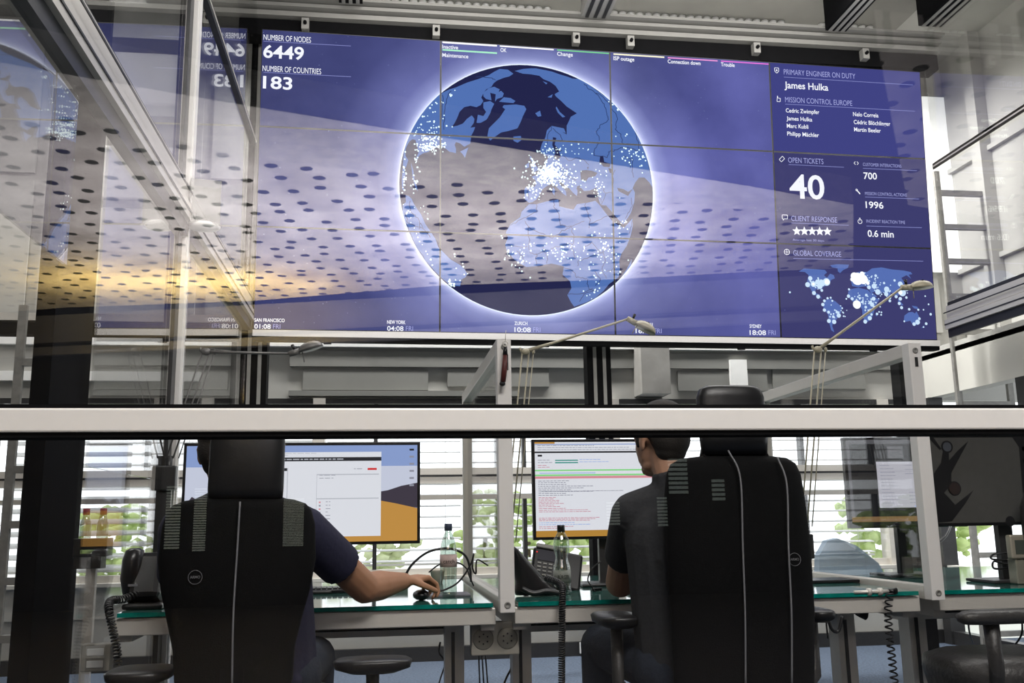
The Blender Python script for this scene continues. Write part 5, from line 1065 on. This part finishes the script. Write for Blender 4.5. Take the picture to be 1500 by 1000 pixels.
def person(name, label, J, fwd, shirt, band=False, skin=SKIN):
    """J: joints in room coordinates"""
    e = empty(name, (J['pelvis'].x, J['pelvis'].y, 0), label, 'person'); o0 = Vector((J['pelvis'].x, J['pelvis'].y, 0)); J = {k: v - o0 for k, v in J.items()}
    PNV = {'L': J['pnL'] + o0, 'R': J['pnR'] + o0}; b = MB(); hc = J['head']; M_ = head_into(b, hc, fwd)
    b.cap(J['neck'] + Vector((0, 0, -.02)), hc + M_ @ Vector((0, -.02, -.05)), .056, .052); b.cap(J['neck'] - Vector((0, 0, .03)), J['chest'], .075, .125)
    b.cap(J['chest'] + Vector((-.05, 0, 0)), J['pelvis'] + Vector((-.05, 0, .05)), .11, .11); b.cap(J['chest'] + Vector((.05, 0, 0)), J['pelvis'] + Vector((.05, 0, .05)), .11, .11)
    for s in 'LR':
        b.cap(J['neck'] - Vector((0, 0, .05)), J['sh' + s], .06, .052); b.cap(J['sh' + s], J['el' + s], .055, .050); b.cap(J['el' + s], J['el' + s].lerp(J['wr' + s], .35), .049, .050); b.cap(J['el' + s].lerp(J['wr' + s], .35), J['wr' + s], .050, .029)
        hand_into(b, J['wr' + s], J['hd' + s] - J['wr' + s], PNV[s], HC[name + s], .3, thumb=(1 if s == 'R' else -1) * HT[name + s])
        b.cap(J['pelvis'] + Vector(((.09 if s == 'R' else -.09), 0, 0)), J['kn' + s], .085, .058); b.cap(J['kn' + s], J['an' + s], .055, .038); b.cap(J['an' + s] - Vector((0, 0, .03)), J['an' + s] + Vector((0, .14, -.045)), .038, .03)
    bd = b.build('body', skin, e); remesh(bd, .0048, 2)
    hair_on('hair', hc, M_, e)
    g = .014; b = MB()
    b.cap(J['neck'] - Vector((0, 0, .015)), J['chest'], .068 + g, .135 + g); b.cap(J['chest'] + Vector((-.055, 0, 0)), J['pelvis'] + Vector((-.055, 0, .02)), .115 + g, .118 + g); b.cap(J['chest'] + Vector((.055, 0, 0)), J['pelvis'] + Vector((.055, 0, .02)), .115 + g, .118 + g)
    for s in 'LR':
        b.cap(J['neck'] - Vector((0, 0, .045)), J['sh' + s], .062 + g, .055 + g); en = J['sh' + s].lerp(J['el' + s], SL[name + s]); b.cap(J['sh' + s], J['sh' + s].lerp(J['el' + s], .12), .055 + g, .055 + g); b.cyl(J['sh' + s], en, .058 + g, .056 + g, n=20)
    # polo collar and cloth folds
    for k in range(14):
        a_ = 2 * pi * k / 14; b.ell(J['neck'] + Vector((.062 * cos(a_), .062 * sin(a_), .028)), (.018, .018, .016), sub=1)
    rf = random.Random(len(name) * 3 + 1)
    for k in range(16):
        t_ = rf.random(); p_ = J['chest'].lerp(J['pelvis'], t_) + Vector((rf.uniform(-.12, .12), -.10 + rf.uniform(-.01, .01), 0)); b.cap(p_, p_ + Vector((rf.uniform(-.06, .06), 0, rf.uniform(-.05, .05))), .022, .018)
    sh = b.build('shirt', shirt, e); remesh(sh, .007, 3)
    b = MB()
    for s in 'LR':
        b.cap(J['pelvis'] + Vector(((.09 if s == 'R' else -.09), 0, 0)), J['kn' + s], .098, .072); b.cyl(J['kn' + s], J['an' + s], .070, .055, n=18); b.ell(J['kn' + s], .071)
    b.cap(J['pelvis'] + Vector((-.08, 0, 0)), J['pelvis'] + Vector((.08, 0, 0)), .12, .12); tr = b.build('trousers', JEAN, e); remesh(tr, .008, 2)
    for s in 'LR':
        b = MB(); a_ = J['an' + s]; b.cap(a_ + Vector((0, -.03, -.045)), a_ + Vector((0, .17, -.055)), .042, .036); b.cap(a_ + Vector((0, 0, -.02)), a_ + Vector((0, .02, .01)), .05, .05); sh_ = b.build('shoe', BLACK, e); remesh(sh_, .007, 2)
    if band:
        q = J['shR'].lerp(J['elR'], .52); d = (J['elR'] - J['shR']).normalized()
        b = MB(); b.cyl(q - d * .04, q + d * .0, .0735, .0725, n=24); b.build('sleeve_band', STRIPE, sh)
    return e
HC = {'personR': .8, 'personL': .4, 'seated_personR': .5, 'seated_personL': .5}; HT = {'personR': 1, 'personL': 1, 'seated_personR': 1, 'seated_personL': 1}; SL = {'personR': .62, 'personL': .7, 'seated_personR': .7, 'seated_personL': .62}
V_ = Vector
# left man: right forearm resting on the desk edge, hand on the mouse
J = dict(head=at(332, 662, Y=2.96), neck=at(345, 722, Y=2.95), chest=at(365, 830, Y=2.98), pelvis=at(372, 960, Y=3.0),
         shL=at(268, 775, Y=3.0), shR=at(440, 772, Y=3.0), elR=at(534, 868, Y=3.22), wrR=at(592, 860, Y=3.40), hdR=at(625, 848, Y=3.46), elL=at(262, 872, Y=3.22), wrL=at(330, 868, Y=3.42), hdL=at(360, 866, Y=3.50))
J['elR'].z = .792; J['wrR'].z = .80; J['hdR'].z = .81; J['elL'].z = .79; J['wrL'].z = .775; J['hdL'].z = .79
J['pelvis'].z = .56
px0 = J['pelvis']
J.update(knL=px0 + V_((-.13, .38, .0)), knR=px0 + V_((.15, .38, 0)), anL=px0 + V_((-.13, .36, -.46)), anR=px0 + V_((.15, .36, -.46)), pnR=V_((.1, .1, -1)) , pnL=V_((0, .1, -1)), clR=V_(), clL=V_())
def P2(J): 
    o0 = V_((J['pelvis'].x, J['pelvis'].y, 0)); J['pnR'] = J['pnR'].copy(); J['pnL'] = J['pnL'].copy(); return J
person('person', 'man in a navy polo shirt at the left desk, right hand on the mouse', P2(J), (.12, 1, -.05), NAVY, False)
# right man: left elbow on the desk, hand at his chin, head turned to the monitor on his left
J = dict(head=at(966, 645, Y=2.98), neck=at(990, 712, Y=2.94), chest=at(1000, 790, Y=2.94), pelvis=at(1020, 960, Y=2.94),
         shL=at(928, 752, Y=2.98), shR=at(1072, 752, Y=2.92), elL=at(908, 848, Y=3.26), wrL=at(922, 765, Y=3.36), hdL=at(926, 715, Y=3.22), elR=at(1085, 872, Y=3.20), wrR=at(1040, 868, Y=3.38), hdR=at(1010, 866, Y=3.46))
J['elL'].z = .785; J['elR'].z = .79; J['wrR'].z = .775; J['hdR'].z = .79
px0 = J['pelvis']; px0.z = .56
J.update(knL=px0 + V_((-.22, .34, .02)), knR=px0 + V_((.15, .38, 0)), anL=px0 + V_((-.24, .30, -.46)), anR=px0 + V_((.15, .36, -.46)), pnL=V_((.3, -1, .2)), pnR=V_((0, .1, -1)), clR=V_(), clL=V_())
person('seated_person', 'man in a charcoal shirt and jeans facing the middle monitor, left elbow on the desk', P2(J), (-.42, 1, -.10), GREY, False, SKINR)
